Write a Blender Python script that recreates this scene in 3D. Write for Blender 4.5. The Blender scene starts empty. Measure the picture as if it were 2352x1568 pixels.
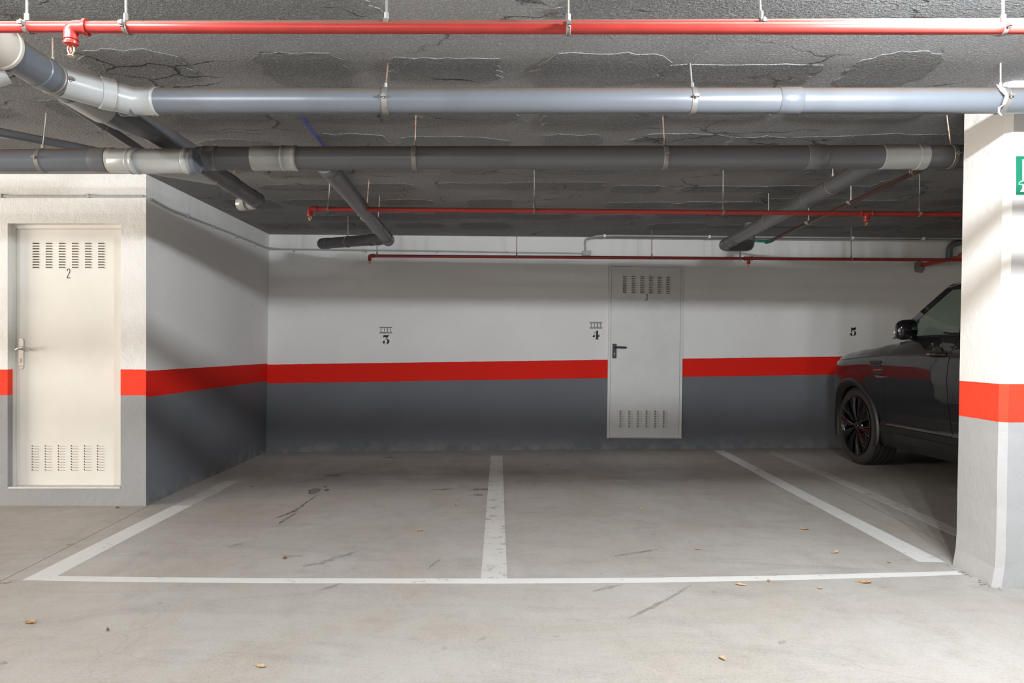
import bpy, math, random
from mathutils import Vector, Matrix
random.seed(7)
C = bpy.context.scene.collection
SC = bpy.context.scene

# ------------------------------------------------------------------ camera, world, lights, exposure
F = 1650.0                      # focal length in pixels of the 2352 px wide frame
CX, CY, CAMZ = 1145.0, 803.0, 1.15
CEIL = 2.446
cam_d = bpy.data.cameras.new('camera')
cam = bpy.data.objects.new('camera', cam_d); C.objects.link(cam)
cam.location = (0, 0, CAMZ); cam.rotation_euler = (math.pi/2, 0, 0)
cam_d.sensor_width = 36.0; cam_d.lens = 36.0*F/2352
cam_d.shift_x = (1176-CX)/2352; cam_d.shift_y = (CY-784)/2352
cam_d.clip_start = 0.05
SC.camera = cam
w = bpy.data.worlds.new('world'); SC.world = w; w.use_nodes = True
w.node_tree.nodes['Background'].inputs[0].default_value = (0.75, 0.85, 1, 1)
w.node_tree.nodes['Background'].inputs[1].default_value = 0.3
SC.view_settings.view_transform = 'Standard'; SC.view_settings.look = 'None'
SC.view_settings.gamma = 1.0; SC.view_settings.use_curve_mapping = False
SC.view_settings.exposure = 0.08
try:
    SC.cycles.use_denoising = True
    SC.cycles.max_bounces = 10; SC.cycles.diffuse_bounces = 6
except Exception: pass

def area_light(name, loc, rot, sx, sy, power, col):
    d = bpy.data.lights.new(name, 'AREA'); d.shape = 'RECTANGLE'; d.size = sx; d.size_y = sy
    d.energy = power; d.color = col
    o = bpy.data.objects.new(name, d); C.objects.link(o); o.location = loc; o.rotation_euler = rot
    return o
# daylight entering by the vehicle entrance at the far left end of the aisle
area_light('entrance_daylight', (-12.9, 1.2, 1.25), (0, -math.pi/2, 0), 2.2, 4.2, 1120, (1.0, 0.87, 0.72))
# ceiling battens of the aisle, the second and last added as fill: (x, y, power); their bulbs are built with the fixtures below
LAMPS = [(1.72, 1.79, 440, (0.92, 0.96, 1.0)), (-1.8, 1.79, 110, (0.94, 0.97, 1.0)), (-6.0, 1.79, 150, (1, 0.97, 0.93)), (-1.6, -2.8, 110, (1, 0.97, 0.94))]

def P(px, py, Y):               # photo pixel at a known depth -> metres
    return Vector(((px-CX)*Y/F, Y, CAMZ-(py-CY)*Y/F))
def yback(x): return 8.07+0.0543*(x+2.607)

# ------------------------------------------------------------------ materials
MATS = {}
class NT:
    def __init__(s, name):
        m = bpy.data.materials.new(name); m.use_nodes = True
        s.m = m; s.t = m.node_tree; s.b = s.t.nodes['Principled BSDF']; MATS[name] = m
    def n(s, typ, **kw):
        nd = s.t.nodes.new(typ)
        for k, v in kw.items(): setattr(nd, k, v)
        return nd
    def l(s, a, b): s.t.links.new(a, b)
    def val(s, sock, v):
        if hasattr(v, 'is_output'): s.l(v, sock)
        else: sock.default_value = v
    def math(s, op, a, b=0.0, c=None, clamp=False):
        nd = s.n('ShaderNodeMath', operation=op, use_clamp=clamp); s.val(nd.inputs[0], a); s.val(nd.inputs[1], b)
        if c is not None: s.val(nd.inputs[2], c)
        return nd.outputs[0]
    def pos(s):
        return s.n('ShaderNodeNewGeometry').outputs['Position']
    def obj(s):
        return s.n('ShaderNodeTexCoord').outputs['Object']
    def noise(s, vec, scale, detail=4, rough=0.6, stretch=None, dist=0.0):
        if stretch:
            mp = s.n('ShaderNodeMapping'); s.l(vec, mp.inputs[0]); mp.inputs['Scale'].default_value = stretch; vec = mp.outputs[0]
        nd = s.n('ShaderNodeTexNoise'); s.l(vec, nd.inputs['Vector']); nd.inputs['Scale'].default_value = scale
        nd.inputs['Detail'].default_value = detail; nd.inputs['Roughness'].default_value = rough; nd.inputs['Distortion'].default_value = dist
        return nd.outputs[0]
    def ramp(s, f, lo, hi, a=0.0, b=1.0):
        nd = s.n('ShaderNodeMapRange'); nd.clamp = True
        s.val(nd.inputs[0], f); nd.inputs[1].default_value = lo; nd.inputs[2].default_value = hi
        nd.inputs[3].default_value = a; nd.inputs[4].default_value = b
        return nd.outputs[0]
    def mix(s, f, a, b):
        nd = s.n('ShaderNodeMix', data_type='RGBA'); s.val(nd.inputs[0], f)
        for sock, v in ((nd.inputs[6], a), (nd.inputs[7], b)):
            if hasattr(v, 'is_output'): s.l(v, sock)
            else: sock.default_value = (*v, 1)
        return nd.outputs[2]
    def bump(s, h, strength, dist=0.01, prev=None):
        nd = s.n('ShaderNodeBump'); s.l(h, nd.inputs['Height']); nd.inputs['Strength'].default_value = strength
        nd.inputs['Distance'].default_value = dist
        if prev is not None: s.l(prev, nd.inputs['Normal'])
        return nd.outputs[0]
    def out(s, col=None, rough=0.5, normal=None, metal=0.0, coat=0.0, spec=None):
        b = s.b
        if col is not None:
            if hasattr(col, 'is_output'): s.l(col, b.inputs['Base Color'])
            else: b.inputs['Base Color'].default_value = (*col, 1)
        s.val(b.inputs['Roughness'], rough); b.inputs['Metallic'].default_value = metal
        b.inputs['Coat Weight'].default_value = coat; b.inputs['Coat Roughness'].default_value = 0.03
        if spec is not None: b.inputs['Specular IOR Level'].default_value = spec
        if normal is not None: s.l(normal, b.inputs['Normal'])
        return s.m

def plain(name, col, rough=0.5, metal=0.0, coat=0.0, spec=None, var=0.06, scale=30):
    t = NT(name); v = t.noise(t.obj(), scale, 3)
    k = tuple(max(0, c*(1-var*2)) for c in col); k2 = tuple(min(1, c*(1+var)) for c in col)
    return t.out(t.mix(t.ramp(v, .3, .7), k, k2), rough, None, metal, coat, spec)

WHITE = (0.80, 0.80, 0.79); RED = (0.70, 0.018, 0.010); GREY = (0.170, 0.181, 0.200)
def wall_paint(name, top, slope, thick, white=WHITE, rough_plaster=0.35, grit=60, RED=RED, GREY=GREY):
    """white wall, red band, grey dado; band top at z = top + slope*x"""
    t = NT(name); p = t.pos(); sp = t.n('ShaderNodeSeparateXYZ'); t.l(p, sp.inputs[0])
    wob = t.math('MULTIPLY', t.math('SUBTRACT', t.noise(p, 9, 2), 0.5), 0.006)
    z = t.math('ADD', t.math('SUBTRACT', sp.outputs[2], t.math('MULTIPLY', sp.outputs[0], slope)), wob)
    m1 = t.math('LESS_THAN', z, top); m2 = t.math('LESS_THAN', z, top-thick)
    big = t.noise(p, 1.3, 4); fine = t.noise(p, grit, 5, .65)
    wh = t.mix(t.ramp(big, .3, .75), tuple(c*.94 for c in white), white)
    scuff = t.ramp(t.noise(p, 7, 6, .7, (1, 1, .35)), .66, .75)
    wh = t.mix(t.math('MULTIPLY', scuff, .12), wh, (.42, .40, .37))
    gr = t.mix(t.ramp(big, .3, .75), tuple(c*.86 for c in GREY), GREY)
    low = t.math('MULTIPLY', t.ramp(sp.outputs[2], .02, .16, 1, 0), t.ramp(t.noise(p, 8, 5), .42, .62))
    gr = t.mix(t.math('MULTIPLY', low, .45), gr, (.33, .32, .30))
    rd = t.mix(t.ramp(fine, .35, .8), RED, tuple(min(1, c*1.12) for c in RED))
    chip = t.ramp(t.noise(p, 26, 5, .75), .72, .74)
    rd = t.mix(t.math('MULTIPLY', chip, .6), rd, (.55, .25, .2))
    col = t.mix(m1, wh, rd); col = t.mix(m2, col, gr)
    h = t.math('ADD', t.math('MULTIPLY', fine, .6), t.math('MULTIPLY', t.noise(p, 14, 4), 1.0))
    pit = t.ramp(t.noise(p, 23, 2, .4), .79, .80)
    col = t.mix(t.math('MULTIPLY', pit, .4), col, (.2, .19, .18))
    nb = t.bump(h, rough_plaster, .012)
    return t.out(col, .7, nb, spec=.12)
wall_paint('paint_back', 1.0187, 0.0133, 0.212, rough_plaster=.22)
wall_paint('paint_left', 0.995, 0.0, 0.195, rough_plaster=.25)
wall_paint('paint_front', 1.005, 0.0, 0.19, rough_plaster=.6, grit=85, RED=(.80, .055, .026), GREY=(.34, .345, .355))  # red and grey brightened to carry the strong light on this wall
wall_paint('paint_pillar', 0.985, 0.0, 0.185, rough_plaster=.28, grit=40, white=(.72, .715, .70), RED=(.80, .055, .026), GREY=(.40, .405, .41))  # strong light painted in: red and grey brightened, white toned down against glare

# ceiling: grey sprayed concrete, pitted; patch: coarser exposed block
def ceil_mat(name, c0, c1, grit, strength):
    t = NT(name); p = t.pos()
    g1 = t.noise(p, grit, 3, .6); g2 = t.noise(p, grit*2.3, 2, .6); big = t.noise(p, 2.2, 5, .6)
    col = t.mix(t.ramp(big, .35, .7), c0, c1)
    v = t.n('ShaderNodeTexVoronoi', feature='DISTANCE_TO_EDGE'); mp = t.n('ShaderNodeMapping')
    wob = t.n('ShaderNodeVectorMath', operation='ADD'); nz = t.n('ShaderNodeTexNoise'); t.l(p, nz.inputs['Vector']); nz.inputs['Scale'].default_value = 5; nz.inputs['Detail'].default_value = 5
    sc = t.n('ShaderNodeVectorMath', operation='SCALE'); t.l(nz.outputs['Color'], sc.inputs[0]); sc.inputs['Scale'].default_value = .22
    t.l(p, wob.inputs[0]); t.l(sc.outputs[0], wob.inputs[1]); t.l(wob.outputs[0], mp.inputs[0])
    mp.inputs['Scale'].default_value = (1.35, 3.1, 1); t.l(mp.outputs[0], v.inputs['Vector']); v.inputs['Scale'].default_value = 1
    crack = t.math('MULTIPLY', t.ramp(v.outputs['Distance'], .004, .018, 1, 0), t.ramp(t.noise(p, 1.7, 3), .5, .6))
    col = t.mix(t.math('MULTIPLY', crack, .75), col, (.02, .02, .02))
    col = t.mix(t.ramp(g1, .52, .62, 0, .55), col, tuple(min(1, c*1.5) for c in c1))
    col = t.mix(t.ramp(g2, .40, .50, .5, 0), col, tuple(c*.5 for c in c0))
    h = t.math('ADD', t.math('ADD', g1, t.math('MULTIPLY', g2, .6)), t.math('MULTIPLY', crack, -1.2))
    return t.out(col, .9, t.bump(h, strength, .02), spec=.15)
ceil_mat('ceiling_plaster', (.30, .301, .302), (.37, .372, .374), 85, .7)
ceil_mat('ceiling_block', (.25, .252, .253), (.31, .313, .315), 70, 1.0)

def floor_mat():
    t = NT('concrete_floor'); p = t.pos(); sp = t.n('ShaderNodeSeparateXYZ'); t.l(p, sp.inputs[0])
    a = t.noise(p, .8, 6, .62, dist=.6); b = t.noise(p, 3.2, 6, .65, (1, .55, 1), .8); f = t.noise(p, 90, 3)
    col = t.mix(t.ramp(a, .33, .68), (.36, .322, .276), (.42, .405, .38))
    col = t.mix(t.ramp(b, .5, .75, 0, .45), col, (.28, .245, .205))
    sw = t.noise(p, 2.0, 8, .72, (.35, 1.5, 1), 2.2)
    col = t.mix(t.ramp(sw, .5, .7, 0, .45), col, (.24, .225, .205))
    md = t.noise(p, 5.5, 7, .7, dist=1.2); col = t.mix(t.ramp(md, .52, .72, 0, .35), col, (.25, .228, .20)); col = t.mix(t.ramp(md, .28, .46, .30, 0), col, (.47, .455, .43))
    tr_ = t.noise(p, 1.1, 7, .7, (1.6, .5, 1), 1.5); col = t.mix(t.ramp(tr_, .56, .66, 0, .28), col, (.40, .345, .275))
    spots = t.ramp(t.noise(p, 11, 3, .5), .69, .725, 0, .36)
    col = t.mix(spots, col, (.2, .19, .175))
    # dark band across the back of the bays, shade put into the colour
    ex = t.math('ABSOLUTE', t.math('SUBTRACT', sp.outputs[1], 6.55)); band_shade = t.math('MULTIPLY', t.ramp(ex, .15, .9, 1, 0), t.ramp(t.noise(p, 1.6, 5, .65, (.6, 1, 1)), .38, .62))
    band_shade = t.math('MULTIPLY', band_shade, t.ramp(t.math('ABSOLUTE', sp.outputs[0]), 1.7, 2.5, 1, 0))
    col = t.mix(t.math('MULTIPLY', band_shade, .55), col, (.13, .125, .12))
    # hairline cracks
    v = t.n('ShaderNodeTexVoronoi', feature='DISTANCE_TO_EDGE'); nz = t.n('ShaderNodeTexNoise'); t.l(p, nz.inputs['Vector']); nz.inputs['Scale'].default_value = 3; nz.inputs['Detail'].default_value = 6
    sc = t.n('ShaderNodeVectorMath', operation='SCALE'); t.l(nz.outputs['Color'], sc.inputs[0]); sc.inputs['Scale'].default_value = .5
    ad = t.n('ShaderNodeVectorMath', operation='ADD'); t.l(p, ad.inputs[0]); t.l(sc.outputs[0], ad.inputs[1]); t.l(ad.outputs[0], v.inputs['Vector']); v.inputs['Scale'].default_value = .55
    cr = t.math('MULTIPLY', t.ramp(v.outputs['Distance'], .001, .004, 1, 0), t.ramp(t.noise(p, .9, 2), .55, .6))
    col = t.mix(t.math('MULTIPLY', cr, .22), col, (.16, .15, .14))
    col = t.mix(t.ramp(f, .45, .75, 0, .22), col, (.55, .54, .52)); col = t.mix(t.ramp(f, .28, .48, .22, 0), col, (.2, .19, .175))
    nb = t.bump(t.math('ADD', f, t.math('MULTIPLY', b, .5)), .10, .006)
    return t.out(col, t.ramp(b, .3, .7, .42, .62), nb, spec=.35)
floor_mat()
def line_mat(name, worn, col=(.66, .655, .63)):
    t = NT(name); p = t.pos()
    n1 = t.noise(p, 9, 6, .72, (1, 1.6, 1)); n2 = t.noise(p, 45, 4, .7)
    k = t.math('ADD', t.math('MULTIPLY', n1, .75), t.math('MULTIPLY', n2, .25))
    m = t.ramp(k, worn, worn+.035)
    c = t.mix(m, col, (.36, .34, .315))
    c = t.mix(t.ramp(t.noise(p, 2.5, 4), .4, .7, 0, .15), c, (.4, .38, .35))
    return t.out(c, .6, t.bump(n2, .08, .004), spec=.3)
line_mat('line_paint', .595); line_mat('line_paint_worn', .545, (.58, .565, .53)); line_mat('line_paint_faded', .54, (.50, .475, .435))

def pvc(name, col, rough=.34):
    t = NT(name); p = t.pos(); g = t.n('ShaderNodeNewGeometry'); sp = t.n('ShaderNodeSeparateXYZ'); t.l(g.outputs['Normal'], sp.inputs[0])
    n1 = t.noise(p, 6, 5, .65, (1, 1, 1)); k = t.math('ADD', sp.outputs[2], t.math('MULTIPLY', t.math('SUBTRACT', n1, .5), .35))
    dust = t.ramp(k, .28, .62)
    col2 = t.mix(t.ramp(t.noise(p, 3, 4), .3, .7), tuple(c*.92 for c in col), col)
    sc = t.ramp(t.noise(p, 5, 6, .8, (.4, 1, 2.5)), .69, .74, 0, .25)
    col2 = t.mix(sc, col2, tuple(min(1, c*1.6) for c in col))
    c = t.mix(t.math('MULTIPLY', dust, .85), col2, (.115, .085, .066))
    r = t.ramp(dust, 0, 1, rough, .8)
    return t.out(c, r, t.bump(t.noise(p, 40, 3), .03, .004), spec=.45)
pvc('pvc_grey', (.12, .132, .15)); pvc('pvc_dark', (.115, .12, .13)); pvc('pvc_light', (.34, .352, .35), .28); pvc('pvc_cream', (.46, .42, .37), .3)
def red_pipe_mat(name, col, dustcol):
    t = NT(name); p = t.pos(); g = t.n('ShaderNodeNewGeometry'); sp = t.n('ShaderNodeSeparateXYZ'); t.l(g.outputs['Normal'], sp.inputs[0])
    n1 = t.noise(p, 9, 5, .65); k = t.math('ADD', sp.outputs[2], t.math('MULTIPLY', t.math('SUBTRACT', n1, .5), .3))
    dust = t.ramp(k, .25, .6)
    c0 = t.mix(t.ramp(t.noise(p, 14, 4), .35, .7), tuple(c*.85 for c in col), col)
    return t.out(t.mix(t.math('MULTIPLY', dust, .85), c0, dustcol), t.ramp(dust, 0, 1, .33, .8), None, spec=.45)
red_pipe_mat('red_pipe', (.40, .035, .028), (.15, .10, .075)); red_pipe_mat('brown_pipe', (.13, .055, .035), (.16, .10, .07))
def galv(name, col, rust):
    t = NT(name); p = t.pos(); n1 = t.noise(p, 22, 5, .7)
    c = t.mix(t.ramp(n1, .62-rust*.3, .78-rust*.3), col, (.16, .065, .03))
    return t.out(c, .45, None, metal=.55)
galv('galvanised', (.26, .25, .235), 0.12); galv('rusty_rod', (.27, .20, .16), .5)
plain('brass', (.52, .42, .25), .35, .8); plain('bulb_red', (.7, .1, .08), .15, 0, .6)
plain('door_paint', (.70, .685, .64), .42, spec=.4, var=.02, scale=4)
plain('door_paint_cool', (.70, .71, .70), .45, spec=.4, var=.03, scale=4)
plain('dark_gap', (.035, .032, .03), .8); plain('slot_dust', (.35, .30, .24), .8, var=.2, scale=60)
plain('satin_steel', (.62, .60, .57), .28, .75); plain('black_plastic', (.012, .012, .013), .35); plain('brass_key', (.6, .36, .18), .3, .8)
plain('number_black', (.012, .011, .012), .6, var=.2); plain('number_grey', (.04, .036, .045), .5)
plain('tile_white', (.72, .72, .70), .25); plain('tile_blue', (.10, .10, .14), .3); plain('tile_yellow', (.40, .34, .12), .3); plain('tile_maroon', (.16, .03, .035), .3)
plain('sign_green', (.006, .14, .078), .4, var=.02); plain('sign_white', (.80, .81, .80), .4, var=.01)
plain('conduit_grey', (.40, .41, .41), .5); plain('tape_white', (.74, .72, .67), .7); plain('chalk_blue', (.03, .06, .42), .9)
plain('green_fitting', (.02, .20, .14), .4); plain('cement', (.30, .30, .295), .95, var=.2, scale=40); plain('plaster_white', (.62, .61, .58), .9)
plain('paint_white', (.76, .76, .75), .6, var=.03, scale=3)
plain('leaf_brown', (.46, .27, .13), .7, var=.25, scale=120); plain('leaf_tan', (.58, .41, .25), .7, var=.25, scale=120); plain('leaf_dark', (.20, .09, .045), .7, var=.25, scale=120)
plain('car_paint', (.010, .010, .0115), .28, .0, 1.0, .1, var=.02); plain('car_trim', (.010, .010, .011), .45, var=.1); plain('car_gloss', (.004, .004, .005), .06, 0, 1.0)
plain('rubber', (.022, .020, .019), .72, var=.15, scale=60); plain('rim_black', (.007, .007, .008), .16, .35, .8); plain('interior', (.014, .013, .013), .7); plain('chrome', (.7, .7, .7), .12, 1.0)
plain('lamp_lens', (.35, .36, .38), .08, 0, 1.0); plain('tail_lens', (.25, .01, .01), .1, 0, 1.0); plain('under_dirt', (.085, .07, .055), .9, var=.25, scale=25)
plain('indicator', (.62, .42, .38), .12, 0, 1.0); plain('disc_steel', (.10, .10, .10), .4, .8); plain('steel_white', (.7, .7, .7), .5)
def glass(name, tint):
    t = NT(name); t.t.nodes.remove(t.b); o = t.t.nodes['Material Output']
    tr = t.n('ShaderNodeBsdfTransparent'); tr.inputs[0].default_value = (*tint, 1)
    gl = t.n('ShaderNodeBsdfGlossy'); gl.inputs['Roughness'].default_value = .02
    lw = t.n('ShaderNodeLayerWeight'); lw.inputs[0].default_value = .5; mx = t.n('ShaderNodeMixShader')
    fr = t.math('ADD', t.math('MULTIPLY', t.math('POWER', lw.outputs['Facing'], 5.0), .96), .04)
    t.l(fr, mx.inputs[0]); t.l(tr.outputs[0], mx.inputs[1]); t.l(gl.outputs[0], mx.inputs[2]); t.l(mx.outputs[0], o.inputs[0])
glass('car_glass', (.70, .79, .74))
def stain(name, col, amt):
    t = NT(name); o = t.t.nodes['Material Output']; p = t.pos()
    k = t.math('MULTIPLY', t.ramp(t.noise(p, 14, 5, .7), .35, .62), amt)
    t.out(col, .55); tr = t.n('ShaderNodeBsdfTransparent'); mx = t.n('ShaderNodeMixShader')
    t.l(k, mx.inputs[0]); t.l(tr.outputs[0], mx.inputs[1]); t.l(t.b.outputs[0], mx.inputs[2]); t.l(mx.outputs[0], o.inputs[0])
stain('oil', (.06, .056, .052), .6); stain('oil_faint', (.11, .10, .09), .3)
def emit(name, col, s):
    t = NT(name); t.b.inputs['Emission Color'].default_value = (*col, 1); t.b.inputs['Emission Strength'].default_value = s
emit('lamp_tube', (.95, .98, 1), 12)

# ------------------------------------------------------------------ mesh helpers
class MB:
    def __init__(s): s.v = []; s.f = []
    def add(s, vs, fs):
        o = len(s.v); s.v += [Vector(x) for x in vs]; s.f += [tuple(i+o for i in f) for f in fs]; return s
    def box(s, x0, x1, y0, y1, z0, z1):
        return s.add([(x, y, z) for z in (z0, z1) for y in (y0, y1) for x in (x0, x1)],
            [(0, 2, 3, 1), (4, 5, 7, 6), (0, 1, 5, 4), (2, 6, 7, 3), (0, 4, 6, 2), (1, 3, 7, 5)])
    def sweep(s, pts, rad, n=20, caps=True, closed=False):
        pts = [Vector(p) for p in pts]; m = len(pts)
        rad = rad if isinstance(rad, (list, tuple)) else [rad]*m
        vs = []; prev = None
        for i, p in enumerate(pts):
            a = pts[i-1] if i > 0 else (pts[-1] if closed else p); b = pts[i+1] if i < m-1 else (pts[0] if closed else p)
            d = (b-a)
            if d.length < 1e-9: d = Vector((0, 0, 1)) if prev is None else prev[2]
            d.normalize()
            if prev is None:
                up = Vector((0, 0, 1)) if abs(d.z) < .9 else Vector((1, 0, 0))
                e1 = d.cross(up).normalized()
            else:
                e1 = (prev[0]-d*prev[0].dot(d)).normalized()
            e2 = d.cross(e1).normalized(); prev = (e1, e2, d)
            for k in range(n):
                t = 2*math.pi*k/n; vs.append(p+(e1*math.cos(t)+e2*math.sin(t))*rad[i])
        fs = []
        for i in range(m if closed else m-1):
            j = (i+1) % m
            for k in range(n): fs.append((i*n+k, i*n+(k+1) % n, j*n+(k+1) % n, j*n+k))
        if caps and not closed:
            fs.append(tuple(range(n-1, -1, -1))); fs.append(tuple((m-1)*n+k for k in range(n)))
        return s.add(vs, fs)
    def cyl(s, a, b, r, n=20): return s.sweep([a, b], r, n)
    def rings(s, a, d, prof, n=24, caps=True):       # lathe about axis through a along d: prof = [(t, r)]
        a = Vector(a); d = Vector(d).normalized(); up = Vector((0, 0, 1)) if abs(d.z) < .9 else Vector((1, 0, 0))
        e1 = d.cross(up).normalized(); e2 = d.cross(e1)
        vs = [a+d*t+(e1*math.cos(2*math.pi*k/n)+e2*math.sin(2*math.pi*k/n))*r for t, r in prof for k in range(n)]
        m = len(prof); fs = [(i*n+k, i*n+(k+1) % n, (i+1)*n+(k+1) % n, (i+1)*n+k) for i in range(m-1) for k in range(n)]
        if caps: fs += [tuple(range(n-1, -1, -1)), tuple((m-1)*n+k for k in range(n))]
        return s.add(vs, fs)
    def prism(s, poly, fn, t):                        # 2D polygon mapped by fn(a, b, depth)
        n = len(poly); vs = [fn(a, b, 0) for a, b in poly]+[fn(a, b, t) for a, b in poly]
        return s.add(vs, [tuple(range(n)), tuple(range(2*n-1, n-1, -1))]+[(i, n+i, n+(i+1) % n, (i+1) % n) for i in range(n)])
    def grid(s, rows):
        nr, nc = len(rows), len(rows[0]); vs = [p for r in rows for p in r]
        return s.add(vs, [(i*nc+j, i*nc+j+1, (i+1)*nc+j+1, (i+1)*nc+j) for i in range(nr-1) for j in range(nc-1)])
    def build(s, name, mat, parent=None, smooth=False, bevel=0, origin=None, weld=False, solid=0, sharp=35):
        o0 = Vector((0, 0, 0))
        if parent is not None:
            q = parent
            while q is not None: o0 = o0+Vector(q.location); q = q.parent
        elif origin is not None: o0 = Vector(origin)
        me = bpy.data.meshes.new(name); me.from_pydata([v-o0 for v in s.v], [], s.f); me.update()
        import bmesh
        bm = bmesh.new(); bm.from_mesh(me)
        if weld: bmesh.ops.remove_doubles(bm, verts=bm.verts, dist=1e-5)
        bmesh.ops.recalc_face_normals(bm, faces=bm.faces); bm.to_mesh(me); bm.free()
        me.materials.append(MATS[mat])
        if smooth:
            for p in me.polygons: p.use_smooth = True
            me.set_sharp_from_angle(angle=math.radians(sharp))
            if solid:                         # crisp rim on sheet parts
                cnt = {}
                for p in me.polygons:
                    for k in p.edge_keys: cnt[k] = cnt.get(k, 0)+1
                for e in me.edges:
                    if cnt.get(e.key, 0) == 1: e.use_edge_sharp = True
        ob = bpy.data.objects.new(name, me); C.objects.link(ob)
        if parent is not None: ob.parent = parent
        elif origin is not None: ob.location = origin
        if solid:
            md = ob.modifiers.new('thickness', 'SOLIDIFY'); md.thickness = solid; md.offset = 0
        if bevel:
            md = ob.modifiers.new('edges', 'BEVEL'); md.width = bevel; md.segments = 2; md.limit_method = 'ANGLE'
        return ob
def tag(o, label=None, cat=None, group=None, kind=None):
    if label: o['label'] = label
    if cat: o['category'] = cat
    if group: o['group'] = group
    if kind: o['kind'] = kind
    return o
def empty(name, loc, label=None, cat=None, group=None, kind=None):
    o = bpy.data.objects.new(name, None); C.objects.link(o); o.location = loc; o.empty_display_size = .1
    return tag(o, label, cat, group, kind)
def fillet(pts, r, seg=8):                          # round the corners of a polyline
    pts = [Vector(p) for p in pts]; out = [pts[0]]
    for i in range(1, len(pts)-1):
        a, b, c = pts[i-1], pts[i], pts[i+1]; d1 = (a-b).normalized(); d2 = (c-b).normalized()
        ang = d1.angle(d2); t = min(r/math.tan(ang/2), (a-b).length*.49, (c-b).length*.49)
        p0, p1 = b+d1*t, b+d2*t
        for k in range(seg+1):
            u = k/seg; out.append(p0*(1-u)**2+b*2*u*(1-u)+p1*u*u)
    return out+[pts[-1]]
def jitter_poly(cx, cy, w, h, n=26, amt=.12, rnd=random, power=4.0):
    out = []
    for k in range(n):
        t = 2*math.pi*k/n; c, s_ = math.cos(t), math.sin(t)
        r = (abs(c)**power+abs(s_)**power)**(-1/power)*(1+rnd.uniform(-amt, amt))
        out.append((cx+c*r*w/2, cy+s_*r*h/2))
    return out

# ------------------------------------------------------------------ the setting
LX, FY = -2.60, 5.30            # left bay wall plane, wall of door 2 plane
XR, XL, YN = 8.2, -13.0, -5.0   # extents of the garage
# floor: dark sub-base with three slabs parted by open joints
fl = MB().box(XL-.2, XR+.2, YN-.2, 9.2, -.12, -.012).build('floor', 'dark_gap'); tag(fl, 'smooth beige grey concrete floor with painted bay lines', 'floor', kind='structure')
def jl(y): return -2.475+(-2.565+2.475)*(y-3.567)/(5.10-3.567)
def jr(y): return 2.635+(2.9-2.635)*(y-4.13)/(6.98-4.13)
ys = [YN, 0, 2, 3, 4, 5, 6, 7, 8, 9.1]
def slab(xa, xb):
    m = MB(); n = len(ys); vs = []
    for y in ys: vs += [(xa(y), y, 0), (xb(y), y, 0), (xa(y), y, -.012), (xb(y), y, -.012)]
    fs = []
    for i in range(n-1):
        a, b = 4*i, 4*i+4
        fs += [(a, a+1, b+1, b), (a, b, b+2, a+2), (a+1, a+3, b+3, b+1)]
    fs += [(0, 2, 3, 1), (4*n-4, 4*n-3, 4*n-1, 4*n-2)]
    m.add(vs, fs); return m.build('floor_slab', 'concrete_floor', fl)
G = .0035
slab(lambda y: XL-.1, lambda y: jl(y)-G); slab(lambda y: jl(y)+G, lambda y: jr(y)-G); slab(lambda y: jr(y)+G, lambda y: XR+.1)
# ceiling with exposed block faces
cl = MB().box(XL-.2, XR+.2, YN-.2, 9.2, CEIL, CEIL+.25).build('ceiling', 'ceiling_plaster'); tag(cl, 'low grey sprayed concrete ceiling of rough block panels', 'ceiling', kind='structure')
rr = random.Random(3)
for j in range(10):
    y = 2.12+.605*j
    for i in range(14):
        x = -4.35+.685*i+(.12 if j % 2 else 0)+rr.uniform(-.05, .05)
        if rr.random() < .16 or y > yback(x)-.25: continue
        if x < LX+.35 and y > FY-.3: continue
        if 2.3 < x < 3.1 and 3.3 < y < 4.0: continue
        w_, h_ = rr.uniform(.36, .80), rr.uniform(.20, .46)
        poly = jitter_poly(x, y+rr.uniform(-.10, .10), w_, h_, 34, .11, rr, rr.choice((3.0, 6.0, 9.0)))
        d = rr.uniform(.0035, .0055)
        MB().prism(poly, lambda a, b, t: (a, b, CEIL+.002-t), d).build('block_face', 'ceiling_block', cl)

# walls
def wall(name, mat, m, label, bevel=0):
    return tag(m.build(name, mat, bevel=bevel), label, 'wall', kind='structure')
xr = XR+.1
def skew(m, x0, x1, z0, z1):
    m.add([(x, yback(x)+d, z) for d in (0, .25) for z in (z0, z1) for x in (x0, x1)],
          [(0, 1, 3, 2), (4, 6, 7, 5), (0, 2, 6, 4), (1, 5, 7, 3), (0, 4, 5, 1), (2, 3, 7, 6)])
m = MB()   # rear wall, slightly out of square, with the opening of door 3
HX0, HX1, HZ0, HZ1 = 1.268, 2.086, .13, 2.115
skew(m, -2.9, HX0, 0, CEIL); skew(m, HX1, xr, 0, CEIL); skew(m, HX0, HX1, 0, HZ0); skew(m, HX0, HX1, HZ1, CEIL)
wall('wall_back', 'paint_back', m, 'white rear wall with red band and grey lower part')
yb = yback(LX)
m = MB()   # left bay wall
m.add([(LX, FY, 0), (LX-.012, yb+.02, 0), (LX, FY, CEIL), (LX+.026, yb+.02, CEIL), (LX-.2, FY+.1, 0), (LX-.25, yb+.02, 0), (LX-.2, FY+.1, CEIL), (LX-.25, yb+.02, CEIL)],
      [(0, 1, 3, 2), (4, 6, 7, 5), (0, 2, 6, 4), (1, 5, 7, 3), (0, 4, 5, 1), (2, 3, 7, 6)])
wall('wall_left', 'paint_left', m, 'white left side wall of the bay with red band and grey lower part')
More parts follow.
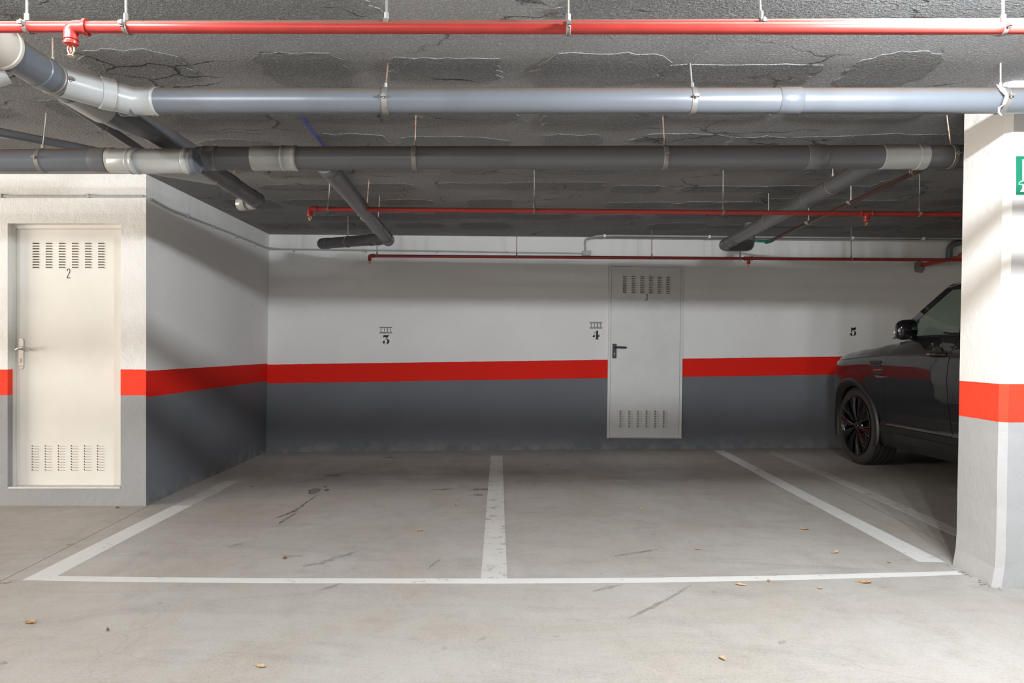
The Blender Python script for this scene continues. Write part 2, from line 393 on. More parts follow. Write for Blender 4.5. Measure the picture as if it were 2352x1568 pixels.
# wall of door 2, with its opening
DX0, DX1, DZ0, DZ1, REV = -3.622, -2.788, .137, 2.083, .055
m = MB()
m.box(XL, DX0, FY, FY+.2, 0, CEIL).box(DX1, LX-.001, FY, FY+.2, 0, CEIL).box(DX0, DX1, FY, FY+.2, 0, DZ0).box(DX0, DX1, FY, FY+.2, DZ1, CEIL)
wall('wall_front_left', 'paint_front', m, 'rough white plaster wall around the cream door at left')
wall('wall_right', 'paint_white', MB().box(XR, XR+.2, YN, 9.1, 0, CEIL), 'white right end wall hidden behind the pillar')
wall('wall_near', 'paint_white', MB().box(XL, XR, YN-.2, YN, 0, CEIL), 'white wall across the aisle behind the viewer')
m = MB(); m.box(XL-.2, XL, YN, -1.2, 0, CEIL).box(XL-.2, XL, 3.6, FY, 0, CEIL).box(XL-.2, XL, -1.2, 3.6, 2.35, CEIL)
wall('wall_far_left', 'paint_white', m, 'white end wall with the vehicle entrance at far left')

# right pillar, leaning slightly, chamfered near corner
PXL, PY0, PY1, PW = 2.405, 3.46, 3.83, .42
def lean(x, z): return x+.0185*z
m = MB()
rows = []
pl = [(2.440, PY1), (2.412, PY0+.028), (2.440, PY0), (2.440+PW, PY0), (2.440+PW, PY1)]
rz = random.Random(11); K = 26
for k in range(K+1):
    z = CEIL*k/K; r_ = []
    for i, (a, b) in enumerate(pl):
        j = rz.uniform(-.0022, .0022) if 0 < k < K else 0
        flare = -.02*max(0, 1-z/.12) if i < 3 else 0
        r_.append(Vector((lean(a, z)+j+flare, b+j, z)))
    r_.append(r_[0].copy()); rows.append(r_)
m.grid(rows)
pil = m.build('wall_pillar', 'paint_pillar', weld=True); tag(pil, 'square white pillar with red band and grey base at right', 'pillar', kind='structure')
# crumbled mortar at its foot
m = MB(); rz = random.Random(5)
for k in range(46):
    t = rz.random(); a = Vector((2.440-.02, PY1, 0)).lerp(Vector((2.392, PY0+.03, 0)), t*1.25) if t < .8 else Vector((2.40+rz.random()*.3, PY0-.005, 0))
    r_ = rz.uniform(.003, .008); a += Vector((rz.uniform(-.035, .0), rz.uniform(-.015, .01), r_*.4))
    m.add([a+Vector((r_*x, r_*y*.9, r_*z*.7)) for x, y, z in ((1, .2, 0), (-.3, 1, 0), (-1, -.2, 0), (.1, -1, .1), (.1, .1, 1), (0, 0, -.5))],
          [(0, 1, 4), (1, 2, 4), (2, 3, 4), (3, 0, 4), (1, 0, 5), (2, 1, 5), (3, 2, 5), (0, 3, 5)])
o = m.build('mortar_crumbs', 'cement', origin=(2.4, 3.6, 0)); tag(o, 'pale mortar crumbs along the foot of the pillar', 'rubble', kind='stuff')

# painted bay lines, a millimetre proud
def paint_strip(name, mat, cl_pts, w, label, z=.0012):
    m = MB(); L, R_ = [], []
    for i, (x, y) in enumerate(cl_pts):
        a = Vector(cl_pts[max(i-1, 0)]); b = Vector(cl_pts[min(i+1, len(cl_pts)-1)]); d = (b-a).normalized(); nrm = Vector((-d.y, d.x))
        ww = w[i] if isinstance(w, list) else w
        L.append((x+nrm.x*ww/2, y+nrm.y*ww/2)); R_.append((x-nrm.x*ww/2, y-nrm.y*ww/2))
    n = len(L); vs = [(*p, z) for p in L]+[(*p, z) for p in R_]+[(*p, 0) for p in L]+[(*p, 0) for p in R_]
    fs = []
    for i in range(n-1): fs += [(i, i+1, n+i+1, n+i), (i, 2*n+i, 2*n+i+1, i+1), (n+i, n+i+1, 3*n+i+1, 3*n+i)]
    o = m.add(vs, fs).build(name, mat, origin=(cl_pts[0][0], cl_pts[0][1], 0)); return tag(o, label, 'floor marking')
def gp(px, py):                 # floor point seen at a pixel
    Y = CAMZ*F/(py-CY); return ((px-CX)*Y/F, Y)
paint_strip('bay_line', 'line_paint', [gp(78, 1327), gp(300, 1330.5), gp(600, 1333), gp(1135, 1334), gp(1500, 1332), gp(1800, 1326.5), gp(2010, 1321), gp(2130, 1317.5), gp(2205, 1315)], [.072]*6+[.066, .06, .05], 'long white painted line across the front of the bays')
lp = [(-2.310, 3.58), (-2.322, 4.2), (-2.33, 4.8), (-2.332, 5.3), (-2.335, 5.9), (-2.34, 6.3)]
paint_strip('bay_line', 'line_paint', lp[:4], .135, 'white painted side line ending beside the left wall corner', .0010)
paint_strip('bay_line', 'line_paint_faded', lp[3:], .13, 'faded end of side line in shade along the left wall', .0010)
paint_strip('bay_line', 'line_paint_worn', [gp(1135, 1329), gp(1137, 1200), gp(1139.5, 1100), gp(1140.5, 1046)], [.132, .13, .13, .125], 'worn white centre line between the two empty bays', .0010)
paint_strip('bay_line', 'line_paint', [gp(2142, 1291), gp(2000, 1217), gp(1850, 1139), gp(1740, 1081), gp(1650, 1034)], [.14, .13, .12, .12, .12], 'white side line running from the pillar to the rear wall', .0010)
paint_strip('bay_line', 'line_paint_faded', [(2.90, 3.9), gp(2195, 1222), gp(2060, 1160), gp(1930, 1103), gp(1840, 1066), gp(1770, 1037)], .11, 'faint second side line nearest the parked car', .0010)

# ------------------------------------------------------------------ doors
def ribbon(m, pts, w, fn, t):   # flat stroke
    pts = [Vector(p) for p in pts]; L, R_ = [], []
    for i, p in enumerate(pts):
        d = (pts[min(i+1, len(pts)-1)]-pts[max(i-1, 0)]).normalized(); nn = Vector((-d.y, d.x))
        L.append(p+nn*w/2); R_.append(p-nn*w/2)
    for i in range(len(pts)-1):
        q = [L[i], L[i+1], R_[i+1], R_[i]]
        m.prism([(a.x, a.y) for a in q], fn, t)
    return m
def slotted_leaf(x0, x1, z0, z1, y, blocks, parent, mat, slotmat, thick=.04):
    """leaf whose face is cut by real slots; every slot gets a bent slat"""
    xs = {x0, x1}; zs = {z0, z1}; slots = []
    for (cx0, cw, pitch, ncol, cz1, sh, zp, nrow) in blocks:
        for r in range(nrow):
            for c in range(ncol):
                slots.append((cx0+c*pitch, cx0+c*pitch+cw, cz1-r*zp-sh, cz1-r*zp))
    for a, b, c, d in slots: xs |= {round(a, 5), round(b, 5)}; zs |= {round(c, 5), round(d, 5)}
    xs = sorted(xs); zs = sorted(zs); cut = {(round(a, 5), round(c, 5)) for a, b, c, d in slots}
    m = MB(); n = len(xs); vs = [(x, y, z) for z in zs for x in xs]; fs = []
    for j in range(len(zs)-1):
        for i in range(n-1):
            if (round(xs[i], 5), round(zs[j], 5)) in cut: continue
            fs.append((j*n+i, j*n+i+1, (j+1)*n+i+1, (j+1)*n+i))
    m.add(vs, fs)
    m.add([(x0, y, z0), (x1, y, z0), (x1, y, z1), (x0, y, z1), (x0, y+thick, z0), (x1, y+thick, z0), (x1, y+thick, z1), (x0, y+thick, z1)],
          [(0, 4, 5, 1), (1, 5, 6, 2), (2, 6, 7, 3), (3, 7, 4, 0), (4, 7, 6, 5)])
    leaf = m.build('leaf', mat, parent)
    w_, h_ = blocks[0][1], blocks[0][5]
    sm = MB(); sm.add([(-w_/2, .0006, -h_/2), (w_/2, .0006, -h_/2), (w_/2, .012, h_*.02), (-w_/2, .012, h_*.02),
                      (-w_/2, -.003, -h_/2-.001), (w_/2, -.003, -h_/2-.001), (w_/2, -.003, -h_/2+.002), (-w_/2, -.003, -h_/2+.002)],
                     [(0, 1, 2, 3), (4, 5, 6, 7), (4, 0, 1, 5), (7, 6, 1, 0)])
    first = sm.build('louvre_slat', slotmat, None); me = first.data; bpy.data.objects.remove(first)
    o0 = Vector(parent.location)
    for a, b, c, d in slots:
        o = bpy.data.objects.new('louvre_slat', me); C.objects.link(o); o.parent = leaf
        o.location = Vector(((a+b)/2, y, (c+d)/2))-o0
    return leaf
def number2(name, polys, fn, mat, parent, t=.0008):
    m = MB()
    for p in polys: m.prism(p, fn, t)
    return m.build(name, mat, parent)

# door 2 (left, cream)
ry = FY+REV
d2 = empty('door_1', ((DX0+DX1)/2, ry, DZ0), 'cream metal door numbered 2 with louvre slots at left', 'door', kind='structure')
fw = .018
m = MB().box(DX0, DX0+fw, ry, ry+.08, DZ0, DZ1).box(DX1-fw, DX1, ry, ry+.08, DZ0, DZ1).box(DX0+fw, DX1-fw, ry, ry+.08, DZ1-.03, DZ1)
m.build('frame', 'door_paint', d2)
lx0, lx1, lz1 = DX0+fw+.002, DX1-fw-.002, DZ1-.032
yl = ry+.012
kx = yl/F
slotw = 17*kx
def X2(px): return (px-CX)*kx
def Z2(py): return CAMZ-(py-CY)*kx
lf = slotted_leaf(lx0, lx1, DZ0+.003, lz1, yl,
    [(X2(75), slotw, 30.1*kx, 6, Z2(557.5), 2.6*kx, 6.13*kx, 10), (X2(73), slotw, 30.0*kx, 6, Z2(1022), 2.6*kx, 6.1*kx, 10)], d2, 'door_paint', 'slot_dust')
sd = MB().box(DX0+.005, DX1-.005, FY-.004, ry+.03, DZ0-.010, DZ0+.002); sd.build('sill', 'plaster_white', d2)
m = MB(); fn = lambda a, b, t: (X2(153.6)+a*22.5*kx, yl-t, Z2(639)+b*22.5*kx)
ribbon(m, [(.03, .74), (.06, .88), (.14, .96), (.23, .95), (.31, .86), (.31, .70), (.25, .52), (.14, .33), (.04, .12), (.02, .05)], .09, fn, .0008)
ribbon(m, [(.0, .045), (.36, .045)], .09, fn, .0009); m.build('number', 'number_grey', lf)
# handle set
hx0, hx1, hz0, hz1 = X2(43.5), X2(55.5), Z2(847.5), Z2(776)
r_ = (hx1-hx0)/2; poly = [((hx0+hx1)/2+r_*math.cos(t), hz1-r_+r_*math.sin(t)) for t in [math.pi*k/12 for k in range(13)]]+[((hx0+hx1)/2+r_*math.cos(t), hz0+r_+r_*math.sin(t)) for t in [math.pi+math.pi*k/12 for k in range(13)]]
hp = MB().prism(poly, lambda a, b, t: (a, yl-t, b), .008).build('handle', 'satin_steel', d2, bevel=.0015)
hc = (hx0+hx1)/2; hz = Z2(801)
m = MB().cyl((hc, yl-.008, hz), (hc, yl-.042, hz), .0085, 14)
lev = [(hc-.012, yl-.045, hz-.006), (hc+.005, yl-.050, hz+.003), (hc+.035, yl-.052, hz+.010), (hc+.065, yl-.048, hz+.007), (hc+.088, yl-.038, hz-.003), (hc+.094, yl-.034, hz-.006)]
m.sweep(fillet(lev, .03, 4), .0075, 12); m.build('lever', 'satin_steel', hp, True)
m = MB().rings((hc, yl-.0075, Z2(825)), (0, -1, 0), [(0, .0075), (.003, .0075)], 16).box(hc-.004, hc+.004, yl-.0108, yl-.007, Z2(832.5), Z2(825)); m.build('lock_cylinder', 'brass_key', hp)
for sx in (-1, 1):
    for zz in (Z2(782.5), Z2(840.5)):
        MB().rings((hc+sx*.010, yl-.008, zz), (0, -1, 0), [(0, .0032), (.001, .003), (.0016, .002)], 10).build('screw', 'galvanised', hp)

# door 3 (rear wall): frame nearly flush, slight lean built in by rotation
cx3 = (1480-CX)*8.28/F; y3 = yback(cx3)-.006
k3 = y3/F
d3 = empty('door_2', (cx3, y3, 0), 'light grey metal door numbered 3 with black lever handle in the rear wall', 'door', kind='structure')
def X3(px): return (px-CX)*k3
def Z3(py): return CAMZ-(py-CY)*k3
a0, a1, q0, q1 = X3(1392.5), X3(1565.5), Z3(1006), Z3(607)
m = MB().box(a0, a0+.028, y3-.012, y3+.05, q0, q1).box(a1-.028, a1, y3-.012, y3+.05, q0, q1).box(a0+.028, a1-.028, y3-.012, y3+.05, q1-.028, q1).box(a0+.028, a1-.028, y3-.008, y3+.05, q0, q0+.006)
m.build('frame', 'door_paint_cool', d3, bevel=.002)
yl3 = y3-.004
sw = 11.8*k3
lf3 = slotted_leaf(a0+.031, a1-.031, q0+.009, q1-.031, yl3,
    [(X3(1424.8), sw, 20.2*k3, 6, Z3(634.5), 2.1*k3, 4.05*k3, 10), (X3(1421.2), sw, 20.15*k3, 6, Z3(942.5), 2.1*k3, 4.02*k3, 10)], d3, 'door_paint_cool', 'slot_dust')
m = MB(); fn = lambda a, b, t: (X3(1477.2)+(a+b*.08)*14.5*k3, yl3-t, Z3(690)+b*14.5*k3)
ribbon(m, [(.02, .82), (.08, .95), (.2, .97), (.31, .88), (.31, .70), (.22, .57), (.14, .54)], .09, fn, .0008)
ribbon(m, [(.14, .54), (.27, .48), (.35, .33), (.32, .13), (.2, .03), (.07, .06), (.0, .2)], .09, fn, .0008); m.build('number', 'number_grey', lf3)
hp = MB().box(X3(1402.5), X3(1411.8), yl3-.012, yl3, Z3(823.5), Z3(790.2)).build('handle', 'black_plastic', d3, bevel=.003)
hc, hz = X3(1408), Z3(797.5)
m = MB().cyl((hc, yl3-.012, hz), (hc, yl3-.045, hz), .0095, 14).sweep(fillet([(hc-.008, yl3-.048, hz), (hc+.04, yl3-.052, hz-.001), (hc+.11, yl3-.05, hz-.004), (hc+.124, yl3-.044, hz-.005)], .02, 4), .0095, 12)
m.build('lever', 'black_plastic', hp, True)
MB().rings((X3(1407), yl3-.0118, Z3(812)), (0, -1, 0), [(0, .006), (.003, .006)], 14).box(X3(1407)-.0035, X3(1407)+.0035, yl3-.0148, yl3-.0118, Z3(815.8), Z3(812)).build('lock_cylinder', 'brass_key', hp)
d3.rotation_euler = (0, .0135, math.atan(.0543)*.999)

# ------------------------------------------------------------------ wall numbers and tile plaques
Y5 = lambda px: 8.07+.0543*(((px-CX)*8.3/F)+2.607)
def wmap(px, py, wpx, hpx, src):            # src = (x0, y0, x1, y1) of digitised outline -> wall metres
    Y = Y5(px+wpx/2); k = Y/F
    def f(a, b, t):
        X = (px+(a-src[0])/(src[2]-src[0])*wpx-CX)*k; Z = CAMZ-(py+(b-src[1])/(src[3]-src[1])*hpx-CY)*k
        return (X, yback(X)-.0004-t, Z)
    return f
three = [[(910, 900), (935, 885), (1205, 890), (1175, 945), (1040, 1110), (1010, 1125), (1005, 1105), (1075, 1015), (945, 995), (905, 1025), (895, 950)],
    [(1075, 1100), (1110, 1082), (1160, 1100), (1205, 1150), (1222, 1200), (1200, 1270), (1140, 1325), (1075, 1348), (1035, 1335), (1090, 1295), (1105, 1200), (1095, 1135)],
    [(935, 1165), (985, 1190), (1002, 1225), (975, 1275), (945, 1295), (1000, 1330), (985, 1345), (930, 1325), (885, 1280), (870, 1235), (895, 1195)]]
four = [[(765, 760), (885, 760), (885, 1020), (930, 1015), (960, 995), (965, 1080), (945, 1140), (885, 1150), (885, 1240), (930, 1270), (925, 1285), (695, 1285), (690, 1270), (755, 1245), (755, 960)],
    [(610, 1025), (700, 1025), (700, 1140), (540, 1140), (540, 1115)], [(715, 810), (735, 825), (650, 965), (620, 970), (620, 950)]]
five = [[(331, 475), (345, 480), (367, 473), (368, 485), (361, 495), (338, 497), (336, 511), (330, 512)], [(350, 500), (362, 503), (370, 518), (364, 531), (352, 538), (346, 536), (354, 527), (356, 512)],
    [(328, 517), (336, 518), (340, 525), (336, 532), (343, 536), (336, 538), (326, 533), (321, 525)]]
for polys, px, py, w_, h_, src, nm in ((three, 878.8, 769.3, 15.9, 21, (870, 885, 1222, 1348), '3'), (four, 1360.5, 759, 16.5, 20.4, (540, 760, 965, 1285), '4'), (five, 1952, 751, 15.3, 20.5, (321, 473, 370, 538), '5')):
    f = wmap(px, py, w_, h_, src); m = MB()
    for p in polys: m.prism(p, f, .0008)
    o = m.build('bay_number', 'number_black', origin=f(src[0], src[3], 0))
    tag(o, 'black stencilled number '+nm+{'3': ' below the left tile plaque', '4': ' beside the grey door', '5': ' on the rear wall above the parked car bonnet'}[nm], 'number')
def tile_plaque(px, py, wpx, hpx, label):
    f = wmap(px, py, wpx, hpx, (0, 0, 4, 2)); root = empty('number_plaque', f(2, 2, 0), label, 'sign', 'ceramic number plaques')
    dig = {1: [[(-.22, .68), (-.05, .80), (.05, .82), (.05, .0)]], 2: [[(-.22, .62), (-.15, .78), (.02, .83), (.18, .74), (.2, .58), (.08, .38), (-.2, .06)], [(-.24, .06), (.24, .06)]]}
    for i, d in enumerate((1, 1, 2, 1)):
        c = i+.5
        t = MB().prism([(i+.02, 0), (i+.98, 0), (i+.98, 2), (i+.02, 2)], f, .006).build('tile', 'tile_white', root)
        for y0, y1, dy in ((.0, .42, .0), (1.6, 2.0, 0)):
            MB().prism([(i+.02, y0), (i+.98, y0), (i+.98, y1), (i+.02, y1)], lambda a, b, tt: f(a, b, .006+tt), .0006).build('border', 'tile_blue', t)
            if y0 > 1: MB().prism([(c-.3, 1.52), (c+.3, 1.52), (c+.2, 1.72), (c-.2, 1.72)], lambda a, b, tt: f(a, b, .0066+tt), .0005).build('ornament', 'tile_yellow', t)
            MB().prism([(c-.14, y0+.12), (c, y0+.08), (c+.14, y0+.12), (c+.14, y0+.33), (c-.14, y0+.33)], lambda a, b, tt: f(a, b, .0068+tt), .0006).build('ornament', 'tile_maroon', t)
        m = MB()
        g = lambda a, b, tt: f(c+a, 1.46-b*1.08, .006+tt)
        for st in dig[d]: ribbon(m, st, .17, g, .0008)
        if d == 1: ribbon(m, [(-.17, .05), (.26, .05)], .11, g, .0009)
        m.build('digit', 'number_black', t)
tile_plaque(871.8, 750.2, 29.2, 15.2, 'four tile plaque reading 1121 alone in the middle of the left bay wall')
tile_plaque(1353.8, 739.3, 29.2, 15, 'four tile plaque reading 1121 close beside the grey door')

# green safety sign on the pillar
def S(px, py, t): p = P(px, py, PY0); return (p.x, PY0-.001-t, p.z)
sg = MB().prism([(2330.5, 357), (2418, 357), (2418, 449.5), (2330.5, 449.5)], S, .003).build('safety_sign', 'sign_white', origin=S(2372, 449, 0)); tag(sg, 'green and white square safety sign fixed to the pillar', 'sign')
MB().prism([(2332.3, 359), (2416, 359), (2416, 447.5), (2332.3, 447.5)], lambda a, b, t: S(a, b, .003+t), .0006).build('green_field', 'sign_green', sg)
MB().prism([(2346.5, 366.5), (2402, 366.5), (2402, 441), (2346.5, 441), (2341, 441), (2346.5, 433)], lambda a, b, t: S(a, b, .0036+t), .0005).build('panel', 'sign_white', sg)
MB().prism([(2338, 424.5), (2338.5, 420), (2342, 416.5), (2348, 415.2), (2358, 416.5), (2364, 420.5), (2364, 424.5)], lambda a, b, t: S(a, b, .0040+t), .0004).build('outline', 'sign_white', sg)
MB().prism([(2339.2, 423.4), (2340, 420.3), (2343, 417.8), (2348, 416.6), (2357, 417.8), (2362.5, 421), (2362.5, 423.4)], lambda a, b, t: S(a, b, .0043+t), .0004).build('basin', 'sign_green', sg)
MB().prism([(2350, 396), (2356, 390), (2362, 396), (2360, 404), (2350, 404)], lambda a, b, t: S(a, b, .0043+t), .0004).build('drop', 'sign_green', sg)

# ------------------------------------------------------------------ pipes under the ceiling
def coupling(parent, a, d, L, r, mat, name='coupling', lip=True):
    e = .0035
    pr = [(0, r), (.004, r+e), (L-.004, r+e), (L, r)] if not lip else [(0, r), (.003, r+e), (.014, r+e), (.017, r+e*.45), (L-.017, r+e*.45), (L-.014, r+e), (L-.003, r+e), (L, r)]
    return MB().rings(a, d, pr, 36).build(name, mat, parent, True, sharp=50)
def hanger(parent, c, d, r, rodmat='galvanised', top=CEIL, w=.026, rod_off=(0, 0), mat='galvanised'):
    """pipe clamp: ring, ears with bolts, threaded rod up to the ceiling"""
    c = Vector(c); d = Vector(d).normalized(); side = d.cross(Vector((0, 0, 1))).normalized()
    ring = MB().rings(c-d*w/2, d, [(0, r+.0005), (.002, r+.0035), (w-.002, r+.0035), (w, r+.0005)], 32).build('clamp', mat, parent, True)
    for s_ in (-1, 1):
        e = c+side*s_*(r+.010)
        m = MB(); u = d*w*.42
        vs = []
        for z in (-.005, .005):
            for a, b in ((-1, -1), (1, -1), (1, 1), (-1, 1)): vs.append(e+side*a*.012+u*b+Vector((0, 0, z)))
        m.add(vs, [(0, 3, 2, 1), (4, 5, 6, 7), (0, 1, 5, 4), (1, 2, 6, 5), (2, 3, 7, 6), (3, 0, 4, 7)])
        m.rings(e+side*s_*.002+Vector((0, 0, -.011)), (0, 0, 1), [(0, .0045), (.022, .0045)], 8); m.build('bolt_ear', mat, ring)
    t = c+Vector((0, 0, r+.002)); tp = Vector((t.x+rod_off[0], t.y+rod_off[1], top))
    m = MB().cyl(t, t+Vector((0, 0, .022)), .0085, 6); m.build('nut', mat, ring)
    MB().cyl(t+Vector((0, 0, .004)), tp, .0042, 8).build('rod', rodmat, ring, True)
    return ring
def straight(parent, a, b, r, mat, name='pipe'):
    return MB().sweep([a, b], r, 36).build(name, mat, parent, True)
def bent(parent, pts, r, mat, R=.09, name='elbow', seg=10):
    return MB().sweep(fillet(pts, R, seg), r, 32).build(name, mat, parent, True)
def sprinkler(parent, top, scale=1.0, mat='red_pipe'):
    """reducer bush, brass frame arms, glass bulb and deflector under a fitting outlet at top"""
    x, y, z = top; s_ = scale; v = scale*.66
    b = MB().rings((x, y, z), (0, 0, -1), [(0, .019*s_), (.004*v, .024*s_), (.014*v, .024*s_), (.017*v, .020*s_), (.024*v, .020*s_), (.027*v, .024*s_), (.038*v, .023*s_), (.042*v, .016*s_), (.046*v, .012*s_)], 20).build('sprinkler_head', mat, parent, True)
    z0 = z-.045*v
    for k in (-1, 1):
        MB().sweep([(x+k*.006*s_, y, z0), (x+k*.011*s_, y, z0-.010*v), (x+k*.011*s_, y, z0-.024*v), (x+k*.006*s_, y, z0-.042*v), (x, y, z0-.048*v)], .0026*s_, 8).build('frame_arm', 'brass', b, True)
    MB().rings((x, y, z0-.004*v), (0, 0, -1), [(0, .002*s_), (.006*v, .004*s_), (.022*v, .004*s_), (.034*v, .002*s_)], 10).build('glass_bulb', 'bulb_red', b, True)
    MB().rings((x, y, z0-.048*v), (0, 0, -1), [(0, .004*s_), (.002*s_, .012*s_), (.0035*s_, .012*s_)], 16).build('deflector', 'brass', b)
    return b
def tee_drop(parent, x, y, z, r, s_=1.0, mat='red_pipe'):
    m = MB().rings((x-.045*s_, y, z), (1, 0, 0), [(0, r), (.0015, r+.007), (.009, r+.007), (.011, r+.0035), (.09*s_-.011, r+.0035), (.09*s_-.009, r+.007), (.09*s_-.0015, r+.007), (.09*s_, r)], 24)
    m.rings((x, y, z), (0, 0, -1), [(0, r), (r*1.6, r*.98), (r*2.1, r*.92)], 20)
    m.build('tee', mat, parent, True)
    return sprinkler(parent, (x, y, z-r*2.05), s_*(r/.0175)*.9, mat)
def elbow_drop(parent, x, y, z, r, s_=1.0, mat='red_pipe'):
    m = MB().sweep(fillet([(x+.05, y, z), (x, y, z), (x, y, z-.034)], .026, 8), r+.003, 22)
    m.rings((x+.042, y, z), (1, 0, 0), [(0, r), (.001, r+.008), (.010, r+.008), (.011, r)], 22)
    m.build('elbow', mat, parent, True)
    return sprinkler(parent, (x, y, z-.030), s_*(r/.0175)*.9, mat)

# A: grey main drain in front of the pillar
YA, RA = 3.25, .0565
A0, A1 = P(360, 232.5, YA), Vector((8.1, YA, P(2352, 229, YA).z))
A = empty('drain_pipe', (0, YA, A0.z), 'long smooth grey drain pipe running across the ceiling in front of the pillar', 'pipe')
straight(A, A0, A1, RA, 'pvc_grey')
dA = (A1-A0).normalized()
def onA(px): t = ((px-CX)*YA/F-A0.x)/(A1.x-A0.x); return A0.lerp(A1, t)
coupling(A, onA(1785), dA, onA(1838).x-onA(1785).x, RA, 'pvc_grey', 'socket', False)
coupling(A, onA(300), dA, onA(362).x-onA(300).x, RA+.003, 'pvc_light')
for px, off in ((886, .01), (1590, -.01)): hanger(A, onA(px), dA, RA, 'rusty_rod' if px < 1000 else 'galvanised', rod_off=(off, 0))
hanger(A, onA(2298), dA, RA)
# C: trunk running towards the rear wall, with the wye to A
XC, ZC, RC = -1.855, 2.278, .0625
Cc = empty('drain_pipe', (XC, 2.6, ZC), 'thick drain trunk at top left running from a cream socket towards the rear', 'pipe')
straight(Cc, (XC, 2.62, ZC), (XC, 3.36, ZC), RC, 'pvc_dark')
MB().sweep([(XC, 3.34, ZC), (XC, 3.5, ZC+.008), (XC, 3.80, ZC+.044), (XC, 4.30, ZC+.052)], RC, 36).build('lower_length', 'pvc_dark', Cc, True)
MB().rings((XC, 2.52, ZC), (0, 1, 0), [(0, .055), (0, .079), (.012, .083), (.022, .083), (.026, .079), (.15, .079), (.154, .083), (.168, .083), (.172, .076), (.176, .064)], 40).build('socket', 'pvc_cream', Cc, True)
MB().rings((XC, 2.515, ZC), (0, 1, 0), [(0, .05), (.004, .062), (.02, .062)], 32).build('plug', 'pvc_grey', Cc, True)
MB().rings((XC, 2.69, ZC), (0, 1, 0), [(0, RC+.004), (.19, RC+.004), (.194, RC+.007), (.25, RC+.007), (.254, RC+.001)], 40).build('coupling', 'pvc_grey', Cc, True)
hanger(Cc, (XC, 2.99, ZC), (0, 1, 0), RC+.001, 'rusty_rod', w=.03)
MB().sweep(fillet([(XC+.015, 3.02, ZC), (XC+.115, 3.165, ZC), (XC+.20, YA, A0.z), (onA(305).x, YA, A0.z)], .12, 8), RA+.007, 36).build('wye_branch', 'pvc_light', Cc, True)
q0 = Vector((XC+.105, 3.150, ZC)); dq = Vector((.085, .075, 0)).normalized()
MB().rings(q0, dq, [(0, RA+.008), (.003, RA+.013), (.055, RA+.013), (.058, RA+.008)], 36).build('collar', 'pvc_light', Cc, True)
coupling(Cc, onA(284)+Vector((-.015, 0, 0)), dA, .07, RA+.007, 'pvc_grey', 'collar')
MB().rings((XC, 3.10, ZC), (0, 1, 0), [(0, RC+.004), (.12, RC+.006), (.26, RC+.006), (.265, RC+.001)], 36).build('wye_body', 'pvc_light', Cc, True)
MB().sweep([(XC-.03, 2.74, ZC-.06), (XC-.12, 2.70, 2.165), (XC-.40, 2.62, 2.14), (XC-.9, 2.60, 2.14)], .052, 28).build('side_branch', 'pvc_light', Cc, True)
MB().cyl((-1.862, 3.60, ZC+.075), (-1.862, 3.60, CEIL), .004, 8).build('rod', 'rusty_rod', Cc)
# B: dark drain, second across, left run with inspection wye and right run
YB, RB = 3.972, .0635
B0, B1 = P(455, 364, YB), P(2352, 359.5, YB); B1 = B0+(B1-B0)*((8.1-B0.x)/(B1.x-B0.x))
dB = (B1-B0).normalized()
def onB(px): t = ((px-CX)*YB/F-B0.x)/(B1.x-B0.x); return B0.lerp(B1, t)
B = empty('drain_pipe', (0, YB, B0.z), 'dark grey drain pipe crossing the bays behind the nearer one', 'pipe')
straight(B, B0, B1, RB, 'pvc_dark')
coupling(B, onB(468), dB, onB(502).x-onB(468).x, RB+.001, 'pvc_grey')
coupling(B, onB(580), dB, onB(650).x-onB(580).x, RB+.0005, 'pvc_light', lip=False)
coupling(B, onB(648), dB, onB(684).x-onB(648).x, RB+.003, 'pvc_light')
coupling(B, onB(1850), dB, onB(1895).x-onB(1850).x, RB, 'pvc_dark', 'socket', False)
MB().rings(onB(2022), dB, [(0, RB+.001), (.004, RB+.004), (.19, RB+.004), (.194, RB+.008), (.242, RB+.008), (.247, RB+.001)], 36).build('wye_body', 'pvc_light', B, True)
hanger(B, onB(953), dB, RB, 'rusty_rod', rod_off=(.005, 0)); hanger(B, onB(1526), dB, RB, 'rusty_rod', rod_off=(-.01, 0)); hanger(B, onB(2183), dB, RB, 'rusty_rod', rod_off=(-.02, 0))
YL = 3.93
L0, L1 = P(-420, 372, YL), P(262, 368, YL)
BL = empty('drain_pipe', (-2.6, YL, L0.z), 'grey drain pipe above the cream door ending in a light capped wye', 'pipe')
straight(BL, L0, L1, .0625, 'pvc_grey'); dL = (L1-L0).normalized()
hanger(BL, P(98, 369, YL), dL, .0625, 'galvanised', rod_off=(.02, 0))
MB().rings(P(212, 368.5, YL), dL, [(0, .0625), (.03, .068), (.088, .068), (.092, .0625)], 36).build('socket', 'pvc_dark', BL, True)
MB().rings(P(251, 368.5, YL), dL, [(0, .063), (.003, .069), (.030, .0695), (.033, .064)], 36).build('ring_seal', 'pvc_cream', BL, True)
W0, W1 = P(268, 369.5, YL-.01), P(446, 370, 3.86); dW = (W1-W0).normalized()
MB().sweep([P(262, 369, YL), W0, P(300, 370, 3.89), W1], .0655, 36).build('wye_body', 'pvc_light', BL, True)
for a_, b_ in ((300, 321), (428, 440)):
    t = (a_-268)/(446-268); p_ = P(a_, 370, 3.89+(3.86-3.89)*t); coupling(BL, p_, dW, (b_-a_)*3.87/F, .0665, 'pvc_light', 'collar')
p_ = P(444, 370, 3.86)
MB().rings(p_, (1, -.03, 0), [(0, .0655), (.002, .070), (.022, .070), (.026, .062), (.020, .055), (.020, .0)], 40, False).build('inspection_cap', 'pvc_grey', BL, True)
# the trunk dives from the wye towards D
MB().sweep(fillet([P(335, 372, 3.95), P(372, 384, 4.08), (-1.67, 4.25, 2.175)], .08, 8), .050, 28).build('elbow', 'pvc_light', BL, True)
